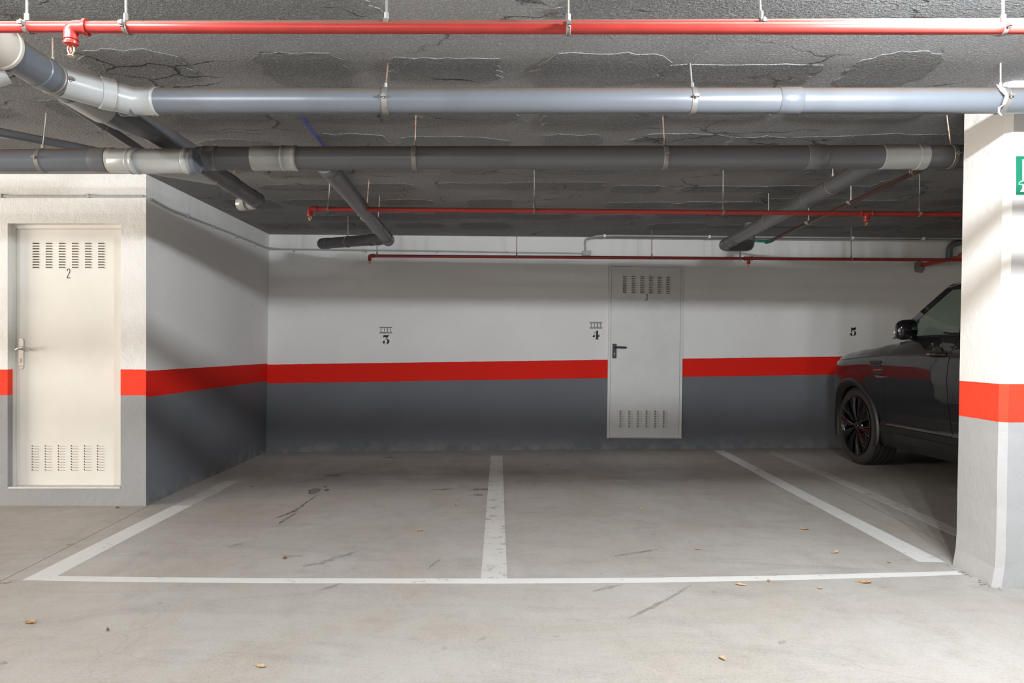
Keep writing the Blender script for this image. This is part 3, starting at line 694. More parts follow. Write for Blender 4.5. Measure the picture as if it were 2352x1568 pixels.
# D: short branch hanging left of centre
D = empty('drain_pipe', (-1.665, 4.1, 2.17), 'short dark drain branch with elbow hanging below the ceiling left of centre', 'pipe')
D1 = P(592, 462, 4.97)
straight(D, (-1.668, 4.02, 2.19), D1, .052, 'pvc_dark')
dd = (D1-Vector((-1.668, 4.02, 2.19))).normalized()
for t in (.42, .46, .50): coupling(D, Vector((-1.668, 4.02, 2.19)).lerp(D1, t), dd, .012, .0525, 'pvc_dark', 'ring_seal', False)
coupling(D, D1-dd*.14, dd, .13, .053, 'pvc_dark')
MB().sweep(fillet([D1-dd*.06, D1+dd*.012, D1+Vector((-.15, .09, .0))], .06, 8), .050, 28).build('elbow', 'pvc_light', D, True)
MB().rings(D1+Vector((-.085, .045, .003)), (-1, .3, 0), [(0, .051), (.003, .057), (.03, .057), (.033, .051)], 30).build('collar', 'pvc_light', D, True)
MB().cyl((D1.x-.07, D1.y-.25, D1.z+.05), (D1.x-.07, D1.y-.25, CEIL), .004, 8).build('rod', 'rusty_rod', D)
pp = jitter_poly(D1.x-.07, D1.y-.25, .16, .10, 18, .3, random.Random(4), 2)
MB().prism(pp, lambda a, b, t: (a, b, CEIL-t), .012).build('plaster_blob', 'plaster_white', D)
# thin waste pipes at the far left
E = empty('waste_pipe', (-2.1, 3.7, 2.33), 'slim dark waste pipe tucked below the thick trunk at top left', 'pipe')
e0, e1 = Vector((-2.06, 3.40, 2.335)), Vector((-2.145, 4.5, 2.335))
straight(E, e0, e1, .024, 'pvc_dark'); coupling(E, e0.lerp(e1, .36), (e1-e0).normalized(), .012, .0245, 'pvc_dark', 'ring_seal', False)
MB().sweep(fillet([e1, e1+Vector((0, .06, .0)), e1+Vector((0, .07, .111))], .04, 6), .0245, 20).build('elbow', 'pvc_dark', E, True)
f0, f1 = Vector((-3.50, 3.05, 2.345)), Vector((-2.30, 4.38, 2.33))
Fp = empty('waste_pipe', f0, 'slim dark waste pipe slanting behind the left drain pipe at the left edge', 'pipe')
straight(Fp, f0, f1, .024, 'pvc_dark'); MB().cyl(f0.lerp(f1, .5), (f0.lerp(f1, .5).x, f0.lerp(f1, .5).y, CEIL), .004, 8).build('rod', 'rusty_rod', Fp)
MB().sweep(fillet([f0+(f1-f0)*.02, f0+Vector((-.05, -.05, 0)), (f0.x-.06, f0.y-.06, CEIL)], .04, 6), .0245, 20).build('elbow', 'pvc_dark', Fp, True)
# G + H: branch to the rear, left of centre, with its crossing tail
Gp = empty('drain_pipe', (-1.0, 4.0, 2.15), 'dark drain branch running to the rear wall with a bent tail left of centre', 'pipe')
g0, g1 = Vector((-.965, 3.985, 2.182)), P(889, 548, 6.62)
straight(Gp, g0, g1, .0535, 'pvc_dark'); dg = (g1-g0).normalized()
coupling(Gp, g0+dg*.03, dg, .1, .054, 'pvc_dark'); 
for t in (.56, .78): hanger(Gp, g0.lerp(g1, t), dg, .054, 'rusty_rod', w=.016, rod_off=(.015, 0))
MB().rings(g1-dg*.12, dg, [(0, .054), (.003, .058), (.2, .058), (.23, .05), (.24, .0)], 30, False).build('tee', 'pvc_dark', Gp, True)
h1 = P(748, 559, 7.15)
MB().sweep([g1, h1], .052, 28).build('tail', 'pvc_dark', Gp, True)
dh = (h1-g1).normalized(); coupling(Gp, g1+dh*.10, dh, .12, .053, 'pvc_grey')
MB().rings(h1-dh*.05, dh, [(0, .052), (.003, .056), (.09, .056), (.11, .053), (.125, .046), (.136, .034), (.142, .018), (.144, .0)], 28, False).build('end_cap', 'pvc_dark', Gp, True)
hanger(Gp, g1.lerp(h1, .62), dh, .053, 'rusty_rod', w=.016)
# I: branch on the right
Ip = empty('drain_pipe', (2.15, 4.0, 2.2), 'grey drain branch slanting to the rear wall at right', 'pipe')
i0, i1 = P(2046, 354, 4.02), P(1668, 560, 7.12)
straight(Ip, i0, i1, .0545, 'pvc_grey'); di = (i1-i0).normalized()
MB().sweep(fillet([onB(2095)+Vector((0, .02, .0)), onB(2050)+Vector((0, .05, .022)), i0+di*.16], .12, 8), .062, 28).build('wye_branch', 'pvc_dark', Ip, True)
coupling(Ip, i0.lerp(i1, .36), di, .05, .0548, 'pvc_grey', 'socket', False)
for t in (.235, .62): hanger(Ip, i0.lerp(i1, t), di, .055, 'galvanised', w=.014)
coupling(Ip, i0.lerp(i1, .88), di, .12, .0555, 'pvc_dark')
MB().sweep(fillet([i1-di*.12, i1+di*.11, i1+di*.06+Vector((.24, .06, .0)), (i1.x+.30, i1.y+.22, i1.z+.02), (i1.x+.31, i1.y+.23, CEIL)], .09, 8), .057, 28).build('elbow', 'pvc_dark', Ip, True)
# J: brown water pipe with green fittings
J = empty('water_pipe', (2.7, 4.0, 2.28), 'slim brown water pipe with green end fittings beside the right drain branch', 'pipe')
j0, j1 = Vector((2.625, 3.98, 2.285)), P(1770, 553, 7.35)
straight(J, j0, j1, .0165, 'brown_pipe'); dj = (j1-j0).normalized()
for t in (.18, .45, .7): hanger(J, j0.lerp(j1, t), dj, .017, 'galvanised', w=.012)
j2 = P(1720, 551.5, 7.55)
MB().sweep([j1-dj*.05, j1+dj*.02, j1+dj*.06+Vector((-.02, .02, 0))], .020, 16).sweep(fillet([j1+dj*.05, j2, (j2.x, j2.y+.02, CEIL)], .03, 6), .014, 14).build('fitting', 'green_fitting', J, True)
# red sprinkler pipes
def red_run(label, a, b, r, clamps, x_loc, rodtop=CEIL, rodmat='galvanised'):
    o = empty('sprinkler_pipe', a, label, 'pipe'); d = (b-a).normalized()
    straight(o, a, b, r, 'red_pipe')
    for x, off in clamps:
        t = (x-a.x)/(b.x-a.x); hanger(o, a.lerp(b, t), d, r+.0008, rodmat, w=.014, rod_off=(off, 0), mat='galvanised')
    return o
Y1 = 2.25
a, b = P(180, 63, Y1), P(2352, 66, Y1); b = a+(b-a)*((8.1-a.x)/(b.x-a.x))
xx = lambda px, Y: (px-CX)*Y/F
o = red_run('nearest red sprinkler pipe with an elbow and sprinkler at its left end', a, b, .0180, [(xx(290, Y1), -.003), (xx(1305, Y1), 0), (xx(2304, Y1), -.005)], 0)
elbow_drop(o, xx(163, Y1), Y1, a.z, .0180)
a, b = P(-260, 63, Y1+.075), P(2352, 55.5, Y1+.075); b = a+(b-a)*((8.1-a.x)/(b.x-a.x))
r2 = red_run('second red sprinkler pipe running just behind the nearest one', a, b, .0180, [(xx(62, Y1+.075), 0), (xx(888, Y1+.075), 0), (xx(1747, Y1+.075), -.01)], 0)
Y2 = 5.18
a, b = P(722, 479.5, Y2), Vector((5.0, Y2, P(2212, 495, Y2).z-.004))
o = red_run('red sprinkler pipe crossing mid ceiling with a pendant near the pillar', a, b, .0165, [(xx(755, Y2), .01), (xx(1227, Y2), 0), (xx(1661, Y2), 0), (xx(2112, Y2), 0)], 0)
elbow_drop(o, xx(712, Y2), Y2, a.z, .0165)
t = (xx(1990, Y2)-a.x)/(b.x-a.x); p_ = a.lerp(b, t); tee_drop(o, p_.x, p_.y, p_.z, .0165)
Y3 = 7.69
a, b = P(858, 587.5, Y3), Vector((4.98, Y3, P(2165, 597, Y3).z))
o = red_run('rearmost red sprinkler pipe running along the rear wall', a, b, .0165, [(xx(866, Y3), 0), (xx(1187, Y3), 0), (xx(1497, Y3), 0), (xx(1700, Y3), 0), (xx(1955, Y3), 0)], 0, rodmat='rusty_rod')
elbow_drop(o, xx(849, Y3), Y3, a.z, .0165)
t = (xx(1719, Y3)-a.x)/(b.x-a.x); p_ = a.lerp(b, t); tee_drop(o, p_.x, p_.y, p_.z, .0165)
# K: main feed coming out of the rear wall
XK = 5.0; zk = P(2118, 609, yback(XK)).z
Kp = empty('sprinkler_main', (XK, 8.4, zk), 'red sprinkler main coming out of a cement patch in the rear wall', 'pipe')
straight(Kp, (XK, yback(XK)-.002, zk), (XK, 7.72, zk+.005), .024, 'red_pipe')
straight(Kp, (XK, 7.72, zk+.005), (XK, 2.36, zk+.035), .038, 'red_pipe', 'feed_pipe')
MB().rings((XK, 7.60, zk+.006), (0, 1, 0), [(0, .041), (.003, .048), (.02, .048), (.023, .042), (.13, .042), (.133, .047), (.15, .047), (.153, .026)], 28).build('tee', 'red_pipe', Kp, True)
pp = jitter_poly(XK-.035, zk-.02, .13, .15, 22, .14, random.Random(9), 2.2)
MB().prism(pp, lambda a, b, t: (a, yback(a)-t, b), .004).build('cement_patch', 'cement', Kp)
m = MB().sweep(fillet([(5.32, yback(5.32)-.02, zk+.06), (5.32, yback(5.32)-.025, CEIL-.06), (5.50, yback(5.5)-.05, CEIL-.015)], .1, 8), .035, 20)
o = m.build('riser_pipe', 'pvc_grey', origin=(5.32, yback(5.32), zk)); tag(o, 'grey riser pipe bending down the rear wall next to the pillar edge', 'pipe')

# ------------------------------------------------------------------ conduits
ZN = 2.283
con = empty('conduit', (-5, FY, ZN), 'thin grey conduit along the white walls below the ceiling', 'conduit')
MB().sweep([(-8, FY-.011, ZN), (LX-.012, FY-.011, ZN-.003)], .0095, 12).build('tube', 'conduit_grey', con, True)
jbx = (1346.5-CX)*8.25/F; jby = yback(jbx)
pts = [(LX+.012, FY+.05, ZN-.01), (LX+.014, FY+.35, ZN-.03), (LX+.022, 7.0, ZN-.01), (LX+.034, yb-.15, ZN-.005), (LX+.16, yback(LX)-.010, ZN-.006), (-1.0, yback(-1)-.010, ZN-.012), (.2, yback(.2)-.010, ZN-.022), (jbx-.04, jby-.010, ZN-.028)]
MB().sweep(fillet(pts, .06, 5), .0085, 12).build('tube', 'conduit_grey', con, True)
for x in (-4.3, -3.66, -3.02): MB().box(x-.009, x+.009, FY-.024, FY, ZN-.014, ZN+.014).build('clip', 'conduit_grey', con)
for y in (5.95, 6.5, 7.05, 7.6): MB().box(LX+.0, LX+.036, y-.009, y+.009, ZN-.036, ZN-.006).build('clip', 'conduit_grey', con)
for x in (-2.3, -1.5, -.7, .1): MB().box(x-.009, x+.009, yback(x)-.023, yback(x), ZN-.034, ZN-.006).build('clip', 'conduit_grey', con)
jb = MB().box(jbx-.045, jbx+.048, jby-.05, jby+.002, ZN-.055, ZN+.0).build('junction_box', 'conduit_grey', origin=(jbx, jby, ZN-.055), bevel=.004)
tag(jb, 'small grey junction box on the rear wall left of the grey door', 'box')
MB().box(jbx-.04, jbx+.043, jby-.055, jby-.05, ZN-.05, ZN-.005).build('lid', 'conduit_grey', jb, bevel=.002)
yc = lambda px: P(px, 538, 8.0).x
c2 = empty('conduit', (jbx, jby, ZN), 'grey conduit rising from the junction box and crossing the ceiling edge to the right', 'conduit')
pts = [(jbx-.012, jby-.012, ZN-.002), (jbx-.018, jby-.013, ZN+.09), (jbx-.005, jby-.04, CEIL-.03), (jbx+.10, jby-.16, CEIL-.012), (jbx+.3, jby-.185, CEIL-.012), (2.7, yback(2.7)-.19, CEIL-.012), (6.2, yback(6.2)-.19, CEIL-.012)]
MB().sweep(fillet(pts, .08, 6), .011, 12).build('tube', 'conduit_grey', c2, True)
for px in (1388, 1632, 1972, 2143):
    x = xx(px, 8.1); MB().box(x-.012, x+.012, yback(x)-.19-.02, yback(x)-.19+.02, CEIL-.03, CEIL).build('clip', 'sign_white', c2)
# torn white tape on the main drain
pt = [P(2292, 196, YA-.03)+Vector((0, 0, .0)), P(2303, 205, YA-.066), P(2312, 222, YA-.078), P(2306, 240, YA-.074), P(2296, 248, YA-.068), P(2293, 258, YA-.062), P(2300, 266, YA-.066)]
wd = [.014, .02, .017, .019, .009, .007, .011]; rows = []
for i, p_ in enumerate(pt): rows.append([p_+Vector((-wd[i]/2, .004*math.sin(i*2), .004*math.cos(i*3))), p_+Vector((0, -.003, 0)), p_+Vector((wd[i]/2, .003*math.cos(i*2), .003))])
o = MB().grid(rows).build('torn_tape', 'tape_white', origin=pt[0], solid=.0008); tag(o, 'torn strip of white tape hanging on the grey pipe by the pillar', 'tape')
# blue chalk line on the ceiling
m = MB(); cpts = [(-1.09, 3.975), (-1.14, 5.3), (-1.20, 6.6), (-1.257, 7.98)]
for i in range(3):
    (xa, ya), (xb2, yb2) = cpts[i], cpts[i+1]
    m.box(min(xa, xb2), max(xa, xb2), ya, yb2, 0, 0) if False else m.add([(xa-.0015, ya, CEIL-.0095), (xa+.0015, ya, CEIL-.0095), (xb2+.0015, yb2, CEIL-.0095), (xb2-.0015, yb2, CEIL-.0095), (xa-.0015, ya, CEIL), (xa+.0015, ya, CEIL), (xb2+.0015, yb2, CEIL), (xb2-.0015, yb2, CEIL)],
        [(0, 1, 2, 3), (0, 4, 5, 1), (1, 5, 6, 2), (2, 6, 7, 3), (3, 7, 4, 0)])
m.build('chalk_line', 'chalk_blue', cl)

# ------------------------------------------------------------------ the parked car (nose to the rear wall)
CXc, CYc = 4.55, 7.25
car = empty('car', (CXc, CYc, 0), 'black five door off road car parked nose in behind the pillar', 'car')
def lerp_tab(tab, x):
    if x <= tab[0][0]: return tab[0][1]
    for (a, b), (c, d) in zip(tab, tab[1:]):
        if x <= c:
            t = (x-a)/(c-a); t = t*t*(3-2*t)*.5+t*.5; return b+(d-b)*t
    return tab[-1][1]
PROF = [(.22, .875), (.30, .930), (.40, .950), (.455, .952), (.475, .938), (.60, .958), (.76, .978), (.90, .985), (1.02, .980), (1.095, .970), (1.13, .958), (1.20, .930), (1.26, .895)]
ZTOP = [(-.95, .90), (-.80, .99), (-.55, 1.075), (-.2, 1.12), (.1, 1.155), (.5, 1.20), (.8, 1.235), (1.2, 1.255), (2.5, 1.275), (3.6, 1.29), (4, 1.25)]
ZSH = [(-.8, 1.00), (-.55, 1.035), (.65, 1.098), (1.6, 1.11), (3.9, 1.13)]
def ztop(u): return lerp_tab(ZTOP, u)
def W(u, z):
    w_ = lerp_tab(PROF, z)
    if u < -.15: w_ -= .34*((-.15-u)/.75)**2.3
    if u > 3.1: w_ -= .16*((u-3.1)/.8)**2.2
    zt = ztop(u)
    if u < 1.0 and z > zt-.14: w_ -= .085*((z-(zt-.14))/.14)**2*min(1, (1.0-u)/.4)
    for c in (0, 2.92):                         # swollen arches
        r = math.hypot(u-c, z-.385)
        if r < .56: w_ += .012*max(0, min(1, (.56-r)/.1))
    return w_
def pt(u, s_, z, sd): return Vector((CXc-sd*s_, CYc-u, z))      # sd=+1: left flank (towards the empty bays)
def panel(name, mat, sd, u0, u1, z0, z1, nu=24, nz=16, arch=None, R=.435, off=0.0, parent=car, solid=.004):
    u0f = u0 if callable(u0) else (lambda z: u0); u1f = u1 if callable(u1) else (lambda z: u1)
    z0f = z0 if callable(z0) else (lambda u: z0); z1f = z1 if callable(z1) else (lambda u: z1)
    rows = []; inside = []
    for j in range(nz+1):
        r_, ins = [], []
        for i in range(nu+1):
            f = j/nz; um = (u0f(.8)+u1f(.8))/2
            ug = u0f(.8)+(u1f(.8)-u0f(.8))*i/nu
            z = z0f(ug)+(z1f(ug)-z0f(ug))*f
            u = u0f(z)+(u1f(z)-u0f(z))*i/nu
            flag = False
            if arch is not None:
                du, dz = u-arch, z-.385; d = math.hypot(du, dz)
                if d < R:
                    flag = True
                    k = R/max(d, 1e-6); u, z = arch+du*k, .385+dz*k
            r_.append((u, z)); ins.append(flag)
        rows.append(r_); inside.append(ins)
    m = MB(); n = nu+1
    vs = [pt(u, W(u, z)+off, z, sd) for r_ in rows for u, z in r_]; fs = []
    for j in range(nz):
        for i in range(nu):
            q = [(j, i), (j, i+1), (j+1, i+1), (j+1, i)]
            if all(inside[a][b] for a, b in q): continue
            fs.append(tuple(a*n+b for a, b in q))
    used = sorted({i for f in fs for i in f}); mp = {k: i for i, k in enumerate(used)}
    m.add([vs[k] for k in used], [tuple(mp[i] for i in f) for f in fs])
    return m.build(name, mat, parent, True, solid=solid, sharp=60, weld=True)
g = .0018
du0 = lambda z: .575+max(0, z-.60)*.11+max(0, z-1.06)*.42      # leading edge of front door
ZS = .45
for sd in (1, -1):
    panel('front_wing', 'car_paint', sd, -.66, lambda z: du0(z)-g, lambda u: .30+.12*max(0, min(1, (-u-.3)/.3)), lambda u: lerp_tab(ZSH, u)-g, 60, 34, 0.0)
    panel('front_door', 'car_paint', sd, lambda z: du0(z)+g, lambda z: 1.535+.10*max(0, z-.95)-.05*max(0, .8-z)*0, ZS+.004, lambda u: 1.262 if u > 1.0 else min(1.262, ztop(u)+.012), 30, 44)
    panel('rear_door', 'car_paint', sd, lambda z: 1.543+.10*max(0, z-.95), 2.46, ZS+.004, 1.262, 36, 30, 2.92)
    panel('rear_quarter', 'car_paint', sd, 2.467, 3.72, .34, 1.275, 44, 34, 2.92)
    panel('sill', 'car_trim', sd, .46, 2.50, .245, ZS, 34, 8)
    panel('sill_blade', 'car_paint', sd, .72, 2.35, .325, .392, 30, 4, off=.012)
    # arch lips
    for c in (0, 2.92):
        m = MB(); rows = []
        for k in range(37):
            a = math.radians(-22+224*k/36); r_ = []
            for rr_, o_ in ((.400, -.03), (.425, .012), (.452, .017), (.476, .011), (.482, 0)):
                u, z = c+rr_*math.cos(a), .385+rr_*math.sin(a)
                r_.append(pt(u, W(u, max(z, .62))+o_-.02*max(0, .45-max(z, .235)), max(z, .235), sd))
            rows.append(r_)
        m.grid(rows).build('arch_trim', 'car_trim', car, True, solid=.004, sharp=70)
        # wheel well
        m = MB(); rows = []
        for k in range(25):
            a = math.radians(-15+210*k/24); rows.append([pt(c+.43*math.cos(a), s_, max(.2, .385+.43*math.sin(a)), sd) for s_ in (.955, .6)])
        m.grid(rows).build('wheel_well', 'interior', car, True, solid=.003)
    # body line groove and front-wing vent
    m = MB(); rows = []
    for k in range(40):
        u = -.60+(3.6+.60)*k/39; z = lerp_tab(ZSH, u)
        rows.append([pt(u, W(u, z-.004)+.003, z-.005, sd), pt(u, W(u, z)+.001, z, sd), pt(u, W(u, z+.004)+.003, z+.005, sd)])
    m.grid(rows).build('body_line', 'dark_gap', car, True, solid=.001)
    vp = [(.335, 1.043), (.553, 1.050), (.562, .925), (.50, .895), (.430, .915), (.375, .99)]
    v = MB().prism(vp, lambda a, b, t: pt(a, W(a, b)+.001+t, b, sd), .004).build('side_vent', 'car_trim', car)
    for zz, ua, ub in ((1.025, .40, .555), (.990, .42, .555), (.955, .44, .555)):
        MB().prism([(ua, zz), (ub, zz+.004), (ub, zz+.013), (ua, zz+.008)], lambda a, b, t: pt(a, W(a, b)+.005+t, b, sd), .010).build('vent_fin', 'chrome' if zz < .97 else 'car_trim', v)
    MB().prism([(.44, .905), (.50, .888), (.72, .902), (.50, .908)], lambda a, b, t: pt(a, W(a, b)+.004+t, b, sd), .004).build('vent_tail', 'chrome', v)
    # handles
    for uc in (1.395, 2.30):
        hz = 1.112
        cup = MB().rings(pt(uc-.015, W(uc, hz)-.004, hz, sd), (-sd, 0, .05), [(0, .066), (.006, .064), (.007, .052), (-.008, .02), (-.009, .0)], 24, False).build('door_handle', 'car_trim', car, True)
        m = MB().sweep([pt(uc-.12, W(uc, hz)+.005, hz-.004, sd), pt(uc-.09, W(uc, hz)+.028, hz-.002, sd), pt(uc, W(uc, hz)+.036, hz, sd), pt(uc+.09, W(uc, hz)+.028, hz+.002, sd), pt(uc+.115, W(uc, hz)+.006, hz+.002, sd)], [.012, .015, .016, .015, .012], 12)
        m.build('pull', 'car_gloss', cup, True)
    # mirror
    mc = pt(.985, 1.0, 1.325, sd); m = MB(); rows = []
    for j in range(13):
        ph = -math.pi/2+math.pi*j/12; r_ = []
        for i in range(24):
            th = 2*math.pi*i/24
            ex = lambda v, p: math.copysign(abs(v)**p, v)
            x = ex(math.cos(ph), .6)*ex(math.cos(th), .6)*.092; y = ex(math.cos(ph), .6)*ex(math.sin(th), .6)*.062; z = ex(math.sin(ph), .7)*.088
            if y > 0: z *= 1-.28*y/.062; x *= 1-.18*y/.062
            z += .012*(1 if x*-sd > 0 else -1)*abs(x)/.09*-.6
            r_.append(mc+Vector((x, y, z)))
        r_.append(r_[0].copy()); rows.append(r_)
    mr = m.grid(rows).build('wing_mirror', 'car_gloss', car, True, weld=True, sharp=60)
    MB().sweep([mc+Vector((-sd*.088, .02, -.022)), mc+Vector((-sd*.06, .057, -.024)), mc+Vector((sd*.02, .064, -.020))], .007, 10).build('indicator', 'indicator', mr, True)
    MB().sweep([mc+Vector((sd*.05, .0, -.055)), pt(.95, .89, 1.245, sd)], [.03, .024], 14).build('mirror_stalk', 'car_trim', mr, True)
    # greenhouse side
    def gpt(u, f, out=0.0):
        zc = 1.70 if u < 2.6 else 1.70-.05*((u-2.6)/1.2)**2
        return pt(u, .888-(.888-.705)*max(0, f)**1.25+out, 1.258+(zc-1.258)*f, sd)
    def gpatch(name, mat, ua, ub, f0, f1, out, parent=car, n=10, solid=.004):
        rows = [[gpt((ua(f) if callable(ua) else ua)*(1-i/n)+(ub(f) if callable(ub) else ub)*i/n, f, out) for i in range(n+1)] for f in [f0+(f1-f0)*j/n for j in range(n+1)]]
        return MB().grid(rows).build(name, mat, parent, True, solid=0 if mat == 'car_glass' else solid, sharp=60)
    ua = lambda f: .62+.56*f
    gpatch('a_pillar', 'car_gloss', lambda f: ua(f)-.03, lambda f: ua(f)+.085, -.02, 1.0, .004)
    gpatch('side_window', 'car_glass', lambda f: ua(f)+.08, 1.535, .03, .90, .0)
    gpatch('window_frame', 'car_gloss', lambda f: 1.16, 1.56, .895, 1.0, .004)
    m = MB().sweep([gpt(ua(.02)+.27, .03, .006), gpt(ua(.36)+.09, .36, .006)], .009, 8); m.build('quarter_bar', 'car_trim', car, True)
    gpatch('b_pillar', 'car_gloss', 1.53, 1.63, -.02, 1.0, .003)
    gpatch('side_window', 'car_glass', 1.625, 2.48, .03, .90, .0)
    gpatch('window_frame', 'car_gloss', 1.56, 3.70, .895, 1.0, .004)
    gpatch('c_pillar', 'car_gloss', 2.475, 2.60, -.02, 1.0, .003)
    gpatch('side_window', 'car_glass', 2.595, lambda f: 3.52-.12*f, .03, .90, .0)
    gpatch('d_pillar', 'car_gloss', lambda f: 3.515-.12*f, lambda f: 3.86-.14*f, -.02, 1.0, .003)
    m = MB().sweep([pt(.80, .905, 1.258, sd), pt(1.3, .903, 1.266, sd), pt(2.4, .900, 1.270, sd), pt(3.5, .885, 1.280, sd)], .009, 8); m.build('waist_seal', 'car_trim', car, True)
    # lamps
    panel('tail_lamp', 'tail_lens', sd, 3.60, 3.88, .90, 1.10, 8, 8, off=.006)
# bonnet (clamshell), windscreen, roof, nose, tail
rows = []
for i in range(33):
    u = -.82+(.80+.82)*i/32; r_ = []
    zt = ztop(u); zs = lerp_tab(ZSH, u)+g
    side = [(W(u, zs+(zt-zs)*k/5), zs+(zt-zs)*k/5) for k in range(6)]
    wt = W(u, zt); top = [(wt*(1-k/9), zt+(.052+.012*min(1, max(0, u+.8)))*(1-(1-k/9)**2.4)*min(1, (u+.95)/.35)) for k in range(1, 10)]
    half = side+top
    r_ = [pt(u+(.0 if k < 6 else .10*(k-5)/9*0), s_, z, 1) for k, (s_, z) in enumerate(half)]+[pt(u, s_, z, -1) for s_, z in reversed(half[:-1])]
    rows.append(r_)
MB().grid(rows).build('bonnet', 'car_paint', car, True, solid=.004, sharp=60)
m = MB().box(CXc-.55, CXc+.55, CYc-.90, CYc-.76, 1.255, 1.285); m.build('scuttle', 'car_trim', car, bevel=.01)
for sd in (1, -1): MB().sweep([pt(.80, .55*sd if sd > 0 else -.1, 1.305, 1), pt(.74, .45 if sd > 0 else -.25, 1.297, 1), pt(.79, -.05 if sd > 0 else -.7, 1.315, 1)], .008, 8).build('wiper', 'car_trim', car, True)
rows = []
for j in range(11):
    f = j/10; r_ = []
    for i in range(17):
        q = i/8-1; hw = .875-(.875-.70)*f
        r_.append(pt(.585+.585*f-.13*(1-q*q)*(1-.4*f), hw*q, 1.265+(1.715-1.265)*f+.035*(1-q*q)*f, 1))
    rows.append(r_)
MB().grid(rows).build('windscreen', 'car_glass', car, True)
rows = []
for i in range(21):
    u = 1.12+(3.80-1.12)*i/20; zr = lerp_tab([(1.1, 1.705), (1.35, 1.728), (2.0, 1.742), (3.0, 1.735), (3.8, 1.675)], u); r_ = []
    for k in range(17):
        q = k/8-1; r_.append(pt(u-.10*(1-q*q)*max(0, 1-(u-1.12)/.5), .722*q, zr-.028*abs(q)**5+.035*(1-q*q), 1))
    rows.append(r_)
MB().grid(rows).build('roof', 'car_gloss', car, True, solid=.006)
for sd in (1, -1): MB().sweep([pt(1.30, .69, 1.725, sd), pt(1.5, .69, 1.742, sd), pt(3.3, .69, 1.738, sd), pt(3.5, .69, 1.71, sd)], .012, 8).build('roof_rail', 'car_gloss', car, True)
def nose(name, mat, z0, z1, smin, smax, nz=6, ns=24, off=0.0):
    rows = []
    for j in range(nz+1):
        z = z0+(z1-z0)*j/nz; wf = W(-.66, max(.3, z)); r_ = []
        for i in range(ns+1):
            s_ = (smin+(smax-smin)*i/ns)*wf; q = min(1, abs(s_)/wf)
            u = -.66-(.25-.10*max(0, (z-.7)/.35)**2)*(1-q**3.2)**.6-off
            r_.append(pt(u, s_, z, 1))
        rows.append(r_)
    return MB().grid(rows).build(name, mat, car, True, solid=.005)
nose('front_bumper', 'car_paint', .27, .62, -1, 1); nose('headlamp', 'lamp_lens', .79, .90, .66, .97, 4, 10, .006); nose('headlamp', 'lamp_lens', .79, .90, -.97, -.66, 4, 10, .006); gr_ = nose('grille', 'car_trim', .625, .90, -.62, .62); nose('front_panel', 'car_paint', .905, 1.0, -1, 1, 4)
nose('front_cheek', 'car_paint', .62, .905, .63, 1); nose('front_cheek', 'car_paint', .62, .905, -1, -.63); nose('number_plate', 'sign_white', .42, .53, -.30, .30, 2, 8, .012)
def tail(name, mat, z0, z1, smin, smax, off=0.0, rake=0.0):
    rows = [[pt(3.88+off-rake*(z-.9)-.16*abs(q)**4+(.04 if z < .62 else 0), q*(.90 if z < 1.25 else .90-.42*(z-1.25)), z, 1) for q in [smin+(smax-smin)*i/16 for i in range(17)]] for z in [z0+(z1-z0)*j/8 for j in range(9)]]
    return MB().grid(rows).build(name, mat, car, True, solid=.006)
tail('rear_bumper', 'car_paint', .30, .62, -1, 1); tail('tailgate', 'car_paint', .625, 1.25, -1, 1); tail('rear_window', 'car_glass', 1.255, 1.64, -1, 1, 0, .45)
MB().box(CXc-.80, CXc+.80, CYc-3.75, CYc+.62, .24, .34).build('underbody', 'under_dirt', car, bevel=.02)
MB().box(CXc-.78, CXc+.78, CYc-.58, CYc+.60, .35, .92).build('engine_bay', 'interior', car)
MB().box(CXc-.80, CXc+.80, CYc-3.5, CYc-.6, .345, .40).build('cabin_floor', 'interior', car)
MB().add([(CXc+x, CYc-u, z) for x in (-.80, .80) for u, z in ((.62, .60), (.62, 1.235), (.98, 1.275), (1.16, 1.20), (1.12, .60))], [(0, 1, 2, 3, 4), (9, 8, 7, 6, 5), (0, 5, 6, 1), (1, 6, 7, 2), (2, 7, 8, 3), (3, 8, 9, 4), (4, 9, 5, 0)]).build('dashboard', 'interior', car, bevel=.02)
for sd in (1, -1):
    x = CXc-sd*.38
    st = MB().box(x-.26, x+.26, CYc-2.0, CYc-1.45, .42, .78).build('front_seat', 'interior', car, bevel=.05)
    MB().add([(x+dx, CYc-u, z) for dx in (-.25, .25) for u, z in ((1.88, .72), (2.06, .72), (2.26, 1.30), (2.14, 1.30))], [(0, 1, 2, 3), (7, 6, 5, 4), (0, 4, 5, 1), (1, 5, 6, 2), (2, 6, 7, 3), (3, 7, 4, 0)]).build('backrest', 'interior', st, bevel=.04)
    MB().box(x-.13, x+.13, CYc-2.30, CYc-2.18, 1.36, 1.56).build('headrest', 'interior', st, bevel=.035)
    MB().box(CXc-sd*.88-.02, CXc-sd*.88+.02, CYc-2.44, CYc-.72, .46, 1.22).build('door_card', 'interior', car)
wc = Vector((CXc-.38, CYc-1.32, 1.10)); ax = Vector((0, -.9, .42)).normalized(); e1 = Vector((1, 0, 0)); e2 = ax.cross(e1)
MB().sweep([wc+(e1*math.cos(t)+e2*math.sin(t))*.185 for t in [2*math.pi*k/28 for k in range(28)]], .016, 10, closed=True).sweep([wc-e1*.18, wc-ax*.02, wc+e1*.18], .02, 8).build('steering_wheel', 'interior', car, True)
MB().box(CXc-.70, CXc+.70, CYc-3.15, CYc-2.65, .42, .82).box(CXc-.70, CXc+.70, CYc-3.25, CYc-3.05, .8, 1.30).build('rear_bench', 'interior', car, bevel=.04)
